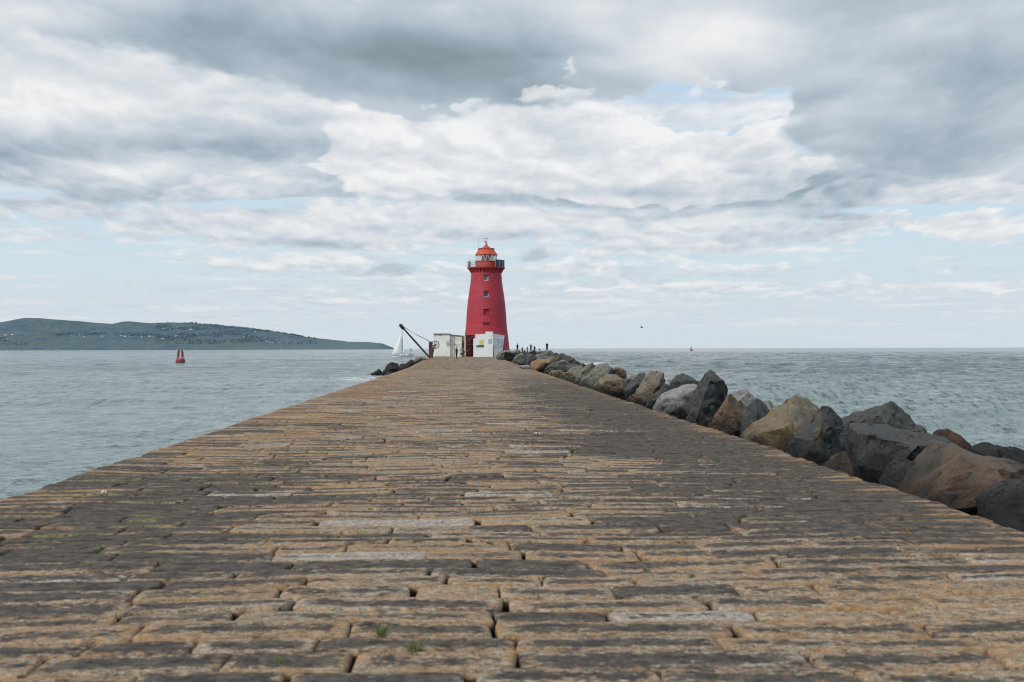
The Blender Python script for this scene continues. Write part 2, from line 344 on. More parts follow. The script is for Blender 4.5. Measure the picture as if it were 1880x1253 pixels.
# ================================================================== PIER DECK
def xl(Y): return float(np.interp(Y, [0, 90, 125, 157, 205, 230], [-4.66, -4.66, -5.35, -5.9, -7.2, -7.2]))
def xr(Y): return float(np.interp(Y, [0, 90, 200, 230], [4.56, 4.62, 5.3, 7.5]))
def und(x, y):
    return 0.016*np.sin(x*1.1+y*.23+1)*np.sin(y*.31)+0.006*np.sin(x*2.3-y*1.3)+0.002*np.sin(y*4.4+x)
def deck_mat():
    m, T = new_mat('weathered_granite_setts'); p = geo_co(T)
    suv = T.node('ShaderNodeAttribute', attribute_name='suv').outputs['Vector']
    rnd = T.node('ShaderNodeAttribute', attribute_name='srand')
    su = T.node('ShaderNodeSeparateXYZ', {0: suv}); rr = T.node('ShaderNodeSeparateColor', {0: rnd.outputs['Color']})
    sp = T.node('ShaderNodeSeparateXYZ', {0: p}); X, Y = sp.outputs[0], sp.outputs[1]
    # base granite: tan / pinkish grey / pale grey by stone
    base = T.ramp(rr.outputs[0], [(0, (.36, .262, .158)), (.25, (.52, .350, .175)), (.5, (.44, .345, .245)), (.72, (.62, .46, .285)), (.9, (.56, .49, .41)), (1.0, (.80, .74, .69))])
    speck = T.math('MULTIPLY_ADD', T.noise(p, 75, 3, .7), .5, T.math('MULTIPLY', T.noise(p, 24, 5, .75), .5)); sp2 = T.noise(T.scale(p, (1, 1.25, 1)), 17, 5, .7)
    base = T.mix(T.smooth(speck, .42, .60), T.mix(.78, base, (.05, .042, .035)), T.mix(.5, base, (.72, .62, .48)))
    # rusty orange lichen: more along stone edges and along both kerbs
    ev = T.math('ABSOLUTE', T.math('SUBTRACT', su.outputs[1], .5)); eu = T.math('ABSOLUTE', T.math('SUBTRACT', su.outputs[0], .5))
    edge = T.smooth(T.math('MAXIMUM', ev, T.math('ADD', eu, -.04)), .26, .48)
    kerbR = T.smooth(T.math('ADD', X, T.math('MULTIPLY', T.math('SUBTRACT', T.noise(p, .35, 3), .5), 2.2)), 3.4, 4.3)
    kerbL = T.smooth(T.math('ADD', X, T.math('MULTIPLY', T.math('SUBTRACT', T.noise(p, .22, 4), .5), 4.5)), -2.3, -4.2)
    nY = T.smooth(T.noise(T.scale(p, (.12, .10, 1)), 1.0, 3, .5), .40, .66)
    kerbL = T.math('MULTIPLY', kerbL, T.math('MULTIPLY_ADD', nY, 1.0, .15))
    og = T.noise(T.scale(p, (.8, 1.4, 1)), 4.2, 8, .72)
    oa = T.math('ADD', T.math('MULTIPLY', edge, .10), T.math('MULTIPLY', T.math('MAXIMUM', T.math('MULTIPLY', kerbR, .75), kerbL), .38))
    orange = T.smooth(T.math('ADD', og, oa), .53, .70)
    f2 = T.smooth(T.noise(T.scale(p, (1, 1.5, 1)), 16, 5, .75), .49, .60, 0, .80)
    paleS = T.smooth(rr.outputs[0], .93, .98)
    f2 = T.math('MULTIPLY', f2, T.math('MULTIPLY_ADD', paleS, -.75, 1.0))
    base = T.mix(T.math('MULTIPLY', f2, T.smooth(T.noise(p, 1.1, 4), .34, .54)), base, (.60, .27, .075))
    c = T.mix(T.math('MULTIPLY', orange, .74), base, T.mix(T.smooth(sp2, .35, .65), (.30, .15, .065), (.54, .31, .14)))
    # dark algal film: sits in the hollow middle of stones and in wide bands
    big = T.noise(T.scale(p, (.5, 1.25, 1)), .95, 7, .66)
    bandR = T.math('MULTIPLY', T.smooth(T.math('ADD', X, T.math('MULTIPLY', T.math('SUBTRACT', T.noise(T.scale(p, (.6, 1.6, 1)), .5, 5, .65), .5), 5.0)), .9, 3.3), T.smooth(Y, 80, 36)); bandR = T.math('MULTIPLY', bandR, T.smooth(Y, 7.2, 10.5))
    bandR = T.math('MULTIPLY', bandR, T.smooth(X, 4.5, 3.9, .35, 1))
    bandL = T.math('MULTIPLY', T.smooth(X, -.9, -2.6), T.math('MULTIPLY', T.smooth(Y, 6, 8), T.smooth(Y, 17, 13)))
    mid = T.math('SUBTRACT', 1.0, T.smooth(T.math('ADD', ev, T.math('MULTIPLY', T.math('SUBTRACT', T.noise(T.scale(p, (1.2, 2.2, 1)), 3.2, 6, .7), .5), .85)), .02, .44))
    mid = T.math('MULTIPLY', mid, T.smooth(T.math('ADD', eu, T.math('MULTIPLY', T.math('SUBTRACT', big, .5), .5)), .50, .38))
    dk = T.math('MULTIPLY_ADD', big, 1.5, T.math('MULTIPLY', mid, .36))
    dk = T.math('ADD', dk, T.math('MULTIPLY', T.math('SUBTRACT', rr.outputs[1], .5), .40))
    dk = T.math('MULTIPLY_ADD', bandR, .50, dk); dk = T.math('MULTIPLY_ADD', bandL, .30, dk)
    dk = T.math('MULTIPLY_ADD', kerbL, -.12, dk)
    dk = T.math('MULTIPLY_ADD', T.math('SUBTRACT', og, .5), .9, dk)
    dk = T.math('MULTIPLY_ADD', T.math('SUBTRACT', sp2, .5), 1.3, dk)
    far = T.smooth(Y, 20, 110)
    dark = T.smooth(dk, .81, 1.03)
    darkc = T.mix(T.smooth(speck, .34, .68), (.007, .007, .008), (.115, .100, .092))
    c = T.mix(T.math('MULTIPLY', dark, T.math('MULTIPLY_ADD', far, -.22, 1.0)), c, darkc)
    mott = T.noise(T.scale(p, (7, 9, 1)), 1.0, 6, .74)
    c = T.mix(T.smooth(mott, .36, .64), T.mix(.28, c, (.03, .022, .016)), T.mix(.14, c, (.72, .56, .38)))
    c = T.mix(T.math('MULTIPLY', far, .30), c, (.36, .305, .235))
    # pale worn / salty scuffs
    pale = T.smooth(T.noise(T.scale(p, (1.0, 3.0, 1)), 2.2, 7, .7), .60, .74)
    c = T.mix(T.math('MULTIPLY', pale, .42), c, (.55, .51, .48))
    # yellow green moss in patches and joints
    mo = T.math('ADD', T.noise(p, 1.3, 6, .7), T.math('MULTIPLY', edge, .06))
    mo = T.math('ADD', mo, T.math('MULTIPLY', T.smooth(X, -1.0, -3.6), T.math('MULTIPLY', T.smooth(Y, 26, 12), .06)))
    moss = T.math('MULTIPLY', T.smooth(mo, .64, .72), T.smooth(T.noise(p, 26, 3), .38, .6))
    c = T.mix(T.math('MULTIPLY', moss, .60), c, (.34, .34, .11))
    # joints are dark at the bottom
    jz = su.outputs[2]
    c = T.mix(T.smooth(jz, .12, .75), c, (.035, .028, .022))
    h = T.math('MULTIPLY_ADD', speck, .35, T.math('ADD', sp2, T.math('MULTIPLY', og, 1.2)))
    put(T, color=c, rough=.88, spec=.25, normal=bump(T, h, .85, .022))
    return m
DECK = deck_mat()
PALE = [onz(1150, 1130), onz(1330, 926), onz(700, 962), onz(430, 905)]
def deck():
    V, Fq, A1, A2 = [], [], [], []; nv = 0
    Yc = 2.2; rows = 0
    while Yc < 206:
        dY = random.uniform(.26, .38) if Yc < 70 else random.uniform(.4, .62)
        if Yc < 15: NU, NVv = 18, 10
        elif Yc < 36: NU, NVv = 11, 7
        elif Yc < 80: NU, NVv = 7, 6
        else: NU, NVv = 5, 5
        L, R = xl(Yc)+random.uniform(-.012, .02)+(.05 if random.random() < .06 else 0), xr(Yc)+random.uniform(-.03, .03)
        x = L
        rowdrop = random.gauss(0, .0022)
        while x < R-.02:
            w = random.choice([random.uniform(.5, .95), random.uniform(.85, 1.45)])
            if x+w > R-.35: w = R-x
            # parametrization with tight rings at the rim
            def par(n, size):
                rim = [0.0, .004/size, .026/size]
                inn = list(np.linspace(.085/size, 1-.085/size, max(n-6, 0)+0)) if n > 6 else ([.5] if n % 2 else [])
                if n <= 6:
                    rim = [0.0, .010/size] if n <= 5 else rim
                    inn = list(np.linspace(.25, .75, n-4)) if n > 4 else []
                return np.array(rim+inn+[1-r for r in rim[::-1]])
            u = par(NU, w); v = par(NVv, dY)
            gU, gV = random.uniform(.002, .011)+(.008 if Yc > 30 else 0), random.uniform(.0, .0022)
            if random.random() < .25: gU += .012
            U_, V_ = np.meshgrid(u, v)
            # corner jitter (worn, chipped corners)
            cj = [(random.gauss(0, .014), random.gauss(0, .003)) for _ in range(4)]
            ch = [max(0, random.gauss(.01, .025)) for _ in range(4)]
            jx = (1-U_)*(1-V_)*cj[0][0]+U_*(1-V_)*cj[1][0]+(1-U_)*V_*cj[2][0]+U_*V_*cj[3][0]
            jy = (1-U_)*(1-V_)*cj[0][1]+U_*(1-V_)*cj[1][1]+(1-U_)*V_*cj[2][1]+U_*V_*cj[3][1]
            PX = x+gU+U_*(w-2*gU)+jx; PY = Yc+gV+V_*(dY-2*gV)+jy
            # round the plan of the corners
            cu = np.minimum(U_, 1-U_)*w; cv = np.minimum(V_, 1-V_)*dY
            corner = np.clip(1-np.hypot(np.minimum(cu, .034), np.minimum(cv, .034))/.034, 0, 1)
            PX += np.where(U_ < .5, 1, -1)*corner*np.where(U_ < .5, ch[0], ch[1])*.8; PY += np.where(V_ < .5, 1, -1)*corner*.007
            wob = .0012*np.sin(PX*19+x*7)+.0012*np.sin(PX*41+Yc*3)
            PY += wob*np.abs(V_-.5)*2
            e = np.minimum(cu*.9, cv*1.3)
            drop = np.where(e < 1e-6, .085, .0035*np.exp(-e/.012)+.0025*np.exp(-e/.05)+np.where(cu < cv, .005, 0)*np.exp(-cu/.012))
            drop = drop+corner*.005
            Z = und(PX, PY)+rowdrop+random.gauss(0, .0028)+(U_-.5)*random.gauss(0, .006)+(V_-.5)*random.gauss(0, .006)-drop
            Z -= .0025*np.sin(U_*PI)*np.sin(V_*PI)*random.uniform(0, 1.4)
            Z += .0016*np.sin(PX*13+Yc)*np.sin(PY*17+x)
            V.append(np.stack([PX, PY, Z], -1).reshape(-1, 3))
            ny, nx = U_.shape
            i = np.arange(ny-1)[:, None]*nx+np.arange(nx-1)[None]+nv
            Fq.append(np.stack([i, i+1, i+nx+1, i+nx], -1).reshape(-1, 4))
            A1.append(np.stack([U_, V_, np.where(e < 1e-6, 1.0, np.clip(corner*.6, 0, 1))], -1).reshape(-1, 3))
            rc = (random.random(), random.random(), random.random(), 1)
            if rc[0] > .955: rc = (1.0, .1, rc[2], 1)
            else: rc = (rc[0]*.9, rc[1], rc[2], 1)
            for tp in PALE:
                if x < tp.x < x+w and Yc < tp.y < Yc+dY: rc = (1.0, .0, rc[2], 1)
            A2.append(np.tile(np.array(rc), (nx*ny, 1)))
            nv += nx*ny; x += w
        Yc += dY
    me = np_mesh('pavement', np.concatenate(V), np.concatenate(Fq), DECK)
    a = me.attributes.new('suv', 'FLOAT_VECTOR', 'POINT'); a.data.foreach_set('vector', np.concatenate(A1).astype(np.float32).ravel())
    a = me.attributes.new('srand', 'FLOAT_COLOR', 'POINT'); a.data.foreach_set('color', np.concatenate(A2).astype(np.float32).ravel())
    tag(link('pavement', me), kind='structure')
deck()
def masonry_mat():
    m, T = new_mat('pier_masonry'); p = geo_co(T)
    b = T.node('ShaderNodeTexBrick', {'Vector': T.node('ShaderNodeCombineXYZ', {0: T.node('ShaderNodeSeparateXYZ', {0: p}).outputs[1], 1: T.node('ShaderNodeSeparateXYZ', {0: p}).outputs[2], 2: 0.0}).outputs[0],
        'Color1': (.20, .17, .14, 1), 'Color2': (.13, .12, .11, 1), 'Mortar': (.03, .03, .028, 1), 'Scale': 1.0, 'Mortar Size': .02, 'Brick Width': 1.1, 'Row Height': .42})
    wet = T.smooth(T.node('ShaderNodeSeparateXYZ', {0: p}).outputs[2], -1.2, -2.0)
    c = T.mix(wet, b.outputs[0], (.03, .04, .025))
    c = T.mix(T.smooth(T.noise(p, 3, 6, .7), .4, .7, 0, .5), c, (.05, .05, .045))
    put(T, color=c, rough=.85, normal=bump(T, T.noise(p, 12, 5), .6, .04)); return m
def pier_body():
    bm = NB(); ys = [1.5]+list(range(5, 200, 5))+[206]
    prev = None
    for y in ys:
        L, R = xl(y)+.04, xr(y)-.03
        ring = [bm.verts.new(c) for c in ((L-.35, y, -4), (L, y, -.13), (R, y, -.13), (R+.35, y, -4))]
        if prev:
            for k in range(3): bm.faces.new((prev[k], prev[k+1], ring[k+1], ring[k]))
        else: bm.faces.new(ring)
        prev = ring
    bm.faces.new(prev)
    tag(obj('pier_wall', bm, masonry_mat()), kind='structure')
    bm = NB()
    lathe(bm, [(0.01, -.02), (12.5, -.02), (12.6, -.2), (13.4, -4)], 48, (2.0, 216))
    o = obj('pier_head', bm, simple('concrete_apron', (.33, .31, .28), .9, sc_=1.2, dirt=((.12, .11, .1), .6), bmp=.4)); tag(o, kind='structure')
pier_body()

# ================================================================== ROCKS
def rock_mat(name, base, stain, amt, darkamt=.35, pale=.15, spk=1.0):
    m, T = new_mat(name); co = obj_co(T); g = T.node('ShaderNodeNewGeometry')
    oi = T.node('ShaderNodeObjectInfo').outputs['Random']
    v = T.vmath('ADD', co, T.node('ShaderNodeCombineXYZ', {0: T.math('MULTIPLY', oi, 37.0), 1: T.math('MULTIPLY', oi, 11.0), 2: 0.0}).outputs[0])
    n1 = T.noise(v, 1.6, 8, .62, .4); n2 = T.noise(v, 7.5, 9, .74); n3 = T.noise(v, 48, 5, .8)
    c = T.mix(T.smooth(n2, .32, .68), tuple(x*.48 for x in base), tuple(min(1, x*1.45) for x in base))
    c = T.mix(T.math('MULTIPLY', T.smooth(n1, .60-amt*.28, .70-amt*.24), .88), c, T.mix(T.smooth(n2, .4, .6), tuple(x*.7 for x in stain), stain))
    c = T.mix(T.math('MULTIPLY', T.smooth(T.noise(v, 2.3, 7, .65), .50, .66), darkamt), c, (.028, .030, .032))
    c = T.mix(T.math('MULTIPLY', T.smooth(T.noise(v, 4.3, 8, .75), .58, .68), pale), c, (.45, .44, .38))
    c = T.mix(T.math('MULTIPLY', T.smooth(n3, .35, .68),  .42*spk), T.mix(.5*spk, c, (.02, .02, .02)), T.mix(.35, c, (.6, .58, .54)))
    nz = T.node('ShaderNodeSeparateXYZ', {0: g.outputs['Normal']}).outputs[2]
    top_light = T.smooth(T.math('ADD', nz, T.math('MULTIPLY', T.math('SUBTRACT', n2, .5), .8)), .25, .95, 0, .30)
    c = T.mix(top_light, c, T.mix(.45, tuple(min(1, x*1.9) for x in base), (.42, .42, .38)))  # skylight on upward faces painted in as a paler colour
    c = T.mix(T.smooth(nz, .15, -.35, 0, .6), c, (.018, .019, .019))  # shade on downward faces painted in as near black
    # dark bases: shade in the gaps between boulders painted into the colour
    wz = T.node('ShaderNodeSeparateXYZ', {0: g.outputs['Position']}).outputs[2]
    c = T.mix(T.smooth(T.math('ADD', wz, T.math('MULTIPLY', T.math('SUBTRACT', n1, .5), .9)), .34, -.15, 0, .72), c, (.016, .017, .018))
    h = T.math('MULTIPLY_ADD', n1, 2.0, T.math('MULTIPLY_ADD', n2, 1.3, T.math('MULTIPLY', n3, .12)))
    0 and T.node('ShaderNodeTexVoronoi', {'Vector': T.vmath('ADD', v, T.scale(T.noise(v, 2.0, 4, color=True), (.5, .5, .5))), 'Scale': 1.7}, feature='DISTANCE_TO_EDGE').outputs[0]
    put(T, color=c, rough=.84, spec=.3, normal=bump(T, h, 1.0, .11)); return m
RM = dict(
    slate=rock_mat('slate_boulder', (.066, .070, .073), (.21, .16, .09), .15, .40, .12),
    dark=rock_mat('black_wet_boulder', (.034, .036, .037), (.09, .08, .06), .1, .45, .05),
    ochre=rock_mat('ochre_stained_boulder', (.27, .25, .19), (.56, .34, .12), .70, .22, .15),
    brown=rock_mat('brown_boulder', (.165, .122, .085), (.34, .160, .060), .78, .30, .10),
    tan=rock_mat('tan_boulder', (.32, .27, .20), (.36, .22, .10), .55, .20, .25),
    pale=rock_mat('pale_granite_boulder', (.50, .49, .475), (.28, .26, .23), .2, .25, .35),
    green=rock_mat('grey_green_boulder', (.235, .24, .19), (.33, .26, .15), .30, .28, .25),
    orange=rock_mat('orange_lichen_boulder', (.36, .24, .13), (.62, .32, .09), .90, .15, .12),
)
def rock(sil, Y, mat, label, th=None, seed=0, cuts=4, group='boulders heaped along the seaward edge of the pier', drop=.55, rg=.05, facet=.5, name='boulder'):
    rnd = random.Random(seed*13+int(sil[0][0]))
    mx_, my_ = sum(p[0] for p in sil)/len(sil), sum(p[1] for p in sil)/len(sil)
    pts = [at(mx_+(px-mx_)*1.09, my_+(py-my_)*1.08, Y) for px, py in sil]
    w = max(p.x for p in pts)-min(p.x for p in pts); h = max(p.z for p in pts)-min(p.z for p in pts)
    if th is None: th = .42*max(w, h*.9)
    cx = sum(p.x for p in pts)/len(pts); zmin = min(p.z for p in pts); zmax = max(p.z for p in pts)
    cz = (zmin+zmax)/2; c = Vector((cx, Y, cz))
    s = w/2+h/2
    bm = NB()
    for p in pts:
        bm.verts.new(p)
        k = rnd.uniform(.42, .72); f = rnd.uniform(.7, 1.05)
        # nearer layer pulled in; keep its outline behind the silhouette as seen from the walkway
        q = c+(p-c)*k; q.y = Y-th*f; q.x = CAM.x+(q.x-CAM.x)*(q.y/Y)*.5+q.x*.5
        bm.verts.new(q)
        q = c+(p-c)*rnd.uniform(.5, .85); q.y = Y+th*rnd.uniform(.7, 1.1); bm.verts.new(q)
        if p.z < cz: bm.verts.new(p+Vector(((c.x-p.x)*.25, rnd.uniform(-.3, .3)*th, -drop)))
    r = bmesh.ops.convex_hull(bm, input=bm.verts[:])
    for v in [v for v in bm.verts if not v.link_faces]: bm.verts.remove(v)
    # fracture planes knock the viewer-side and landward corners off
    for k in range(7):
        nrm = Vector((rnd.uniform(-1, 1), rnd.uniform(-1.0, .1), rnd.uniform(-.5, .9))).normalized()
        sup = max(v.co.dot(nrm) for v in bm.verts); lo_ = min(v.co.dot(nrm) for v in bm.verts)
        pl = sup-min(sup-lo_, 1.35*s)*rnd.uniform(.05, .19)
        r_ = bmesh.ops.bisect_plane(bm, geom=bm.verts[:]+bm.edges[:]+bm.faces[:], plane_co=nrm*pl, plane_no=nrm, clear_outer=True)
        es = [e for e in r_['geom_cut'] if isinstance(e, bmesh.types.BMEdge)]
        if es: bmesh.ops.holes_fill(bm, edges=es, sides=0)
    bmesh.ops.dissolve_limit(bm, angle_limit=math.radians(13), verts=bm.verts[:], edges=bm.edges[:])
    bmesh.ops.bevel(bm, geom=bm.edges[:], offset=rg*s*.09, segments=1, affect='EDGES', clamp_overlap=True)
    bmesh.ops.triangulate(bm, faces=bm.faces[:])
    for _ in range(cuts):
        es = [e for e in bm.edges if e.calc_length() > s*.085]
        if not es: break
        bmesh.ops.subdivide_edges(bm, edges=es, cuts=1, use_grid_fill=False)
        bmesh.ops.triangulate(bm, faces=[f for f in bm.faces if len(f.verts) > 3])
    bm.normal_update()
    off = Vector((rnd.uniform(0, 50), rnd.uniform(0, 50), 0))
    nr = {}
    for v in bm.verts:
        q = v.co/s*1.5+off
        n = noise.fractal(q*1.1, 1.0, 2.0, 2)*.045+noise.fractal(q*4.0, .9, 2.0, 4)*.030
        st = noise.noise(q*1.5+Vector((9, 3, 1))); st = (abs(st*5) % 1.0)
        nr[v] = v.normal*(n+(st-.5)*.05*facet)*s
    for v, d_ in nr.items(): v.co += d_
    for v in bm.verts: v.co = v.co-c
    me = bpy.data.meshes.new(name); bm.to_mesh(me); bm.free()
    me.shade_smooth()
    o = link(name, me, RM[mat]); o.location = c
    me.set_sharp_from_angle(angle=math.radians(28))
    return tag(o, label, 'boulder', group)

ROCKS = [
 ([(1366,808),(1370,788),(1387,774),(1426,751),(1441,735),(1466,725),(1492,734),(1519,750),(1512,790),(1470,825),(1439,838)], 18.9, 'ochre', 'large ochre topped boulder with dark lower side, right of the upright dark stone'),
 ([(1505,765),(1512,750),(1524,747),(1537,751),(1555,769),(1560,800),(1562,840),(1560,870),(1524,866),(1439,840),(1446,818)], 17.0, 'slate', 'dark slate boulder leaning against the right side of the large ochre boulder'),
 ([(1527,785),(1573,761),(1590,755),(1656,737),(1682,741),(1693,757),(1713,788),(1722,812),(1640,835),(1550,830)], 17.6, 'slate', 'long dark humped boulder standing highest behind the smooth grey slab'),
 ([(1545,803),(1560,793),(1584,787),(1630,785),(1670,797),(1736,806),(1802,830),(1760,860),(1690,862),(1640,845),(1590,832)], 14.6, 'slate', 'smooth grey slab with sloping top between the humped boulder and the big brown one'),
 ([(1612,896),(1630,868),(1622,848),(1652,838),(1684,856),(1690,876),(1672,892),(1655,908)], 13.1, 'dark', 'black wedge shaped stone under the smooth slab, touching the big brown boulder'),
 ([(1500,848),(1540,828),(1580,838),(1622,872),(1616,896),(1560,878),(1505,862)], 14.9, 'brown', 'low stone with a pale brown patch deep in the black hollow under the slab'),
 ([(1650,915),(1672,875),(1688,840),(1706,820),(1738,814),(1785,823),(1832,834),(1885,848),(1965,878),(1990,960),(1880,1005),(1750,960)], 12.3, 'brown', 'biggest brown boulder with rusty stains and yellow lichen at the right edge'),
 ([(1812,962),(1822,925),(1842,896),(1866,884),(1900,886),(1975,905),(2020,1030),(1905,1015),(1835,985)], 10.5, 'dark', 'dark rounded boulder at the bottom right corner in front of the big brown one'),
 ([(1714,790),(1742,789),(1765,802),(1779,818),(1720,828)], 19.5, 'brown', 'small reddish brown stone showing behind the humped boulder by the water'),
 ([(1782,818),(1805,811),(1828,815),(1846,822),(1864,832),(1866,858),(1800,850)], 17.5, 'dark', 'jagged black stone at the waterline behind the big brown boulder'),
 ([(1848,828),(1866,818),(1885,820),(1925,836),(1930,870),(1860,866)], 16.8, 'dark', 'black stone cut by the right edge of the photo, beyond the brown boulder'),
 ([(1359,806),(1374,753),(1384,736),(1397,726),(1408,728),(1424,750),(1404,780),(1368,812)], 20.2, 'slate', 'narrow upright dark stone leaning on the left side of the large ochre boulder'),
 ([(1402,735),(1413,729),(1428,737),(1436,750),(1410,768)], 22.5, 'pale', 'pale stone top peeping out between the upright dark stone and the ochre boulder'),
 ([(1300,784),(1314,760),(1345,723),(1362,742),(1374,756),(1366,790),(1339,804)], 22.2, 'brown', 'brown grey wedge with a rusty right face, right of the tall peaked boulder'),
 ([(1345,722),(1352,717),(1370,716),(1392,724),(1398,736),(1380,760),(1352,756)], 24.5, 'pale', 'pale grey boulder behind the rusty wedge and left of the upright dark stone'),
 ([(1250,768),(1268,748),(1283,734),(1284,704),(1291,690),(1303,683),(1315,690),(1325,703),(1340,711),(1349,723),(1328,750),(1303,785),(1280,780)], 24.6, 'slate', 'tall dark boulder with a pointed peak, highest of those mid way along the pier'),
 ([(1201,752),(1210,737),(1218,727),(1241,715),(1262,710),(1286,704),(1290,735),(1268,757),(1251,769)], 27.9, 'pale', 'whitish speckled boulder with a black underside, left of the peaked dark boulder'),
 ([(1188,749),(1198,725),(1212,706),(1233,698),(1245,712),(1232,735),(1206,755)], 29.8, 'dark', 'dark triangular boulder between the whitish one and the low brown block'),
 ([(1232,702),(1245,688),(1256,685),(1270,694),(1284,703),(1278,718),(1240,718)], 32, 'slate', 'dark ridged stone behind the whitish speckled boulder, against the water'),
 ([(1153,723),(1162,715),(1200,719),(1194,745),(1188,751),(1156,740)], 32.6, 'brown', 'low flat topped brown block below the arched tan boulder, orange at its foot'),
 ([(1167,704),(1183,688),(1202,680),(1216,686),(1220,700),(1206,714),(1196,720),(1168,718)], 34, 'tan', 'tan arched boulder with a black hollow below, set above the low brown block'),
 ([(1148,716),(1158,699),(1183,682),(1192,681),(1186,700),(1172,720),(1153,724)], 35.5, 'slate', 'dark slate flank leaning on the left of the arched tan boulder'),
 ([(1087,718),(1090,709),(1106,698),(1114,688),(1130,689),(1143,697),(1153,711),(1157,724),(1153,740),(1130,732)], 41.2, 'tan', 'speckled tan boulder with orange left side, right of the big pointed grey boulder'),
 ([(1141,699),(1152,688),(1165,683),(1173,686),(1160,706),(1148,712)], 43.5, 'tan', 'sandy coloured stone filling the gap behind the speckled tan boulder'),
 ([(1126,677),(1133,675),(1142,678),(1153,685),(1150,698),(1136,698)], 48, 'brown', 'rounded dark stone with orange end behind the big pointed grey boulder'),
 ([(1070,714),(1068,702),(1088,679),(1100,671),(1109,666),(1118,669),(1127,677),(1135,687),(1118,705),(1088,718)], 45, 'green', 'big pointed grey green boulder with black right underside'),
 ([(1059,706),(1058,688),(1068,681),(1077,671),(1086,667),(1093,672),(1086,695),(1071,711)], 48.5, 'green', 'mossy grey stone with brown top edge, left shoulder of the pointed grey boulder'),
 ([(1034,702),(1030,693),(1049,678),(1062,671),(1071,671),(1070,684),(1062,706),(1050,708)], 55, 'tan', 'long tan slab tilted up towards the sea, right of the small orange stone'),
 ([(1014,694),(1015,682),(1020,677),(1027,676),(1035,682),(1038,689),(1032,697),(1026,698)], 62, 'orange', 'small round bright orange stone on the pavement edge'),
 ([(1005,690),(1010,683),(1017,677),(1022,682),(1017,695)], 65, 'green', 'small grey stone touching the left of the round orange stone'),
 ([(995,686),(1006,673),(1016,666),(1029,667),(1039,680),(1026,692),(1008,692)], 70, 'slate', 'slate blue hump between the long orange boulder and the round orange stone'),
 ([(974,676),(974,665),(983,661),(995,660),(1005,662),(1014,667),(1003,682),(995,686),(982,681)], 81, 'orange', 'long orange lichen covered boulder where the heap meets the far pavement'),
 ([(1020,668),(1030,661),(1040,661),(1047,669),(1042,678),(1028,677)], 78, 'green', 'pale green grey stone behind the slate blue hump'),
 ([(1036,678),(1044,668),(1058,664),(1068,668),(1062,678),(1046,684)], 72, 'slate', 'grey wedge behind the tan tilted slab, beside the surf'),
 ([(962,659),(963,653),(970,648),(978,650),(984,657),(977,667),(969,670),(963,666)], 97, 'slate', 'square dark grey boulder left of the long orange boulder, far end'),
 ([(942,667),(946,653),(955,649),(963,651),(965,668),(954,669)], 112, 'green', 'grey green upright boulder left of the square dark grey one'),
 ([(909,656),(916,648),(927,643.5),(942,645),(949,651),(938,657),(918,659)], 152, 'green', 'flat mottled boulder lying in front of the lettered white wall'),
 ([(979,656),(984,650),(996,651),(1006,657),(1010,664),(996,665),(982,664)], 99, 'green', 'yellow green lichened boulder behind the long orange one'),
 ([(1002,664),(1006,656),(1018,656),(1026,662),(1022,669),(1006,668)], 90, 'tan', 'light stone between the lichened boulder and the dark sea slope'),
]
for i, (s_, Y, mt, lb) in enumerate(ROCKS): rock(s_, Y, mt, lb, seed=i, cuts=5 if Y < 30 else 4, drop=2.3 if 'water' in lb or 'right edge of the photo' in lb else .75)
# dark slope running down to the sea behind, and the heap under the anglers
far = [(948,646,13,9,190),(962,648,14,9,170),(980,647,14,10,168),(994,648,16,9,160),(1006,648,16,10,155),(1018,652,16,11,145),(1030,656,16,12,135),(1041,658,14,12,128),(1050,663,14,11,122),(1060,667,15,10,115),(1070,671,14,9,110),(1014,659,16,10,118),(990,656,16,9,125),(1032,667,16,9,100),(936,648,10,7,180),(1000,653,20,9,140)]
fl = ['small stone below the angler nearest the lighthouse','dark stone under the pair of mooring posts','grey stone between the two middle anglers','flat grey stone under the single low post','wide stone that the tallest angler stands on','first stone of the dark ridge right of the tallest angler','second stone down the dark ridge from the tallest angler','dark hump half way down the ridge to the sea','black stone below the hump on the ridge','black stone second from the foot of the ridge','black stone at the foot of the ridge in the surf','mottled stone in front of the upper dark ridge','mottled stone in front of the single low post','dark stone in front of the lower ridge','small dark stone at the foot of the red tower','grey stone left of the dark ridge below the tallest angler']
for i, (px, py, w, h, Y) in enumerate(far):
    rnd = random.Random(i+99)
    sil = []
    for k in range(8):
        a = 2*PI*k/8+rnd.uniform(-.25, .25); rr = rnd.uniform(.8, 1.15)
        sil.append((px+math.cos(a)*w*.62*rr, py-math.sin(a)*h*.55*rr*(1 if math.sin(a) > 0 else 1.3)))
    rock(sil, Y, ['green', 'dark', 'slate', 'green', 'green', 'slate', 'slate', 'dark', 'dark', 'dark', 'dark', 'green', 'tan', 'dark', 'dark', 'slate'][i], fl[i], seed=i+60, cuts=3, group='far boulders by the lighthouse', drop=1.5)
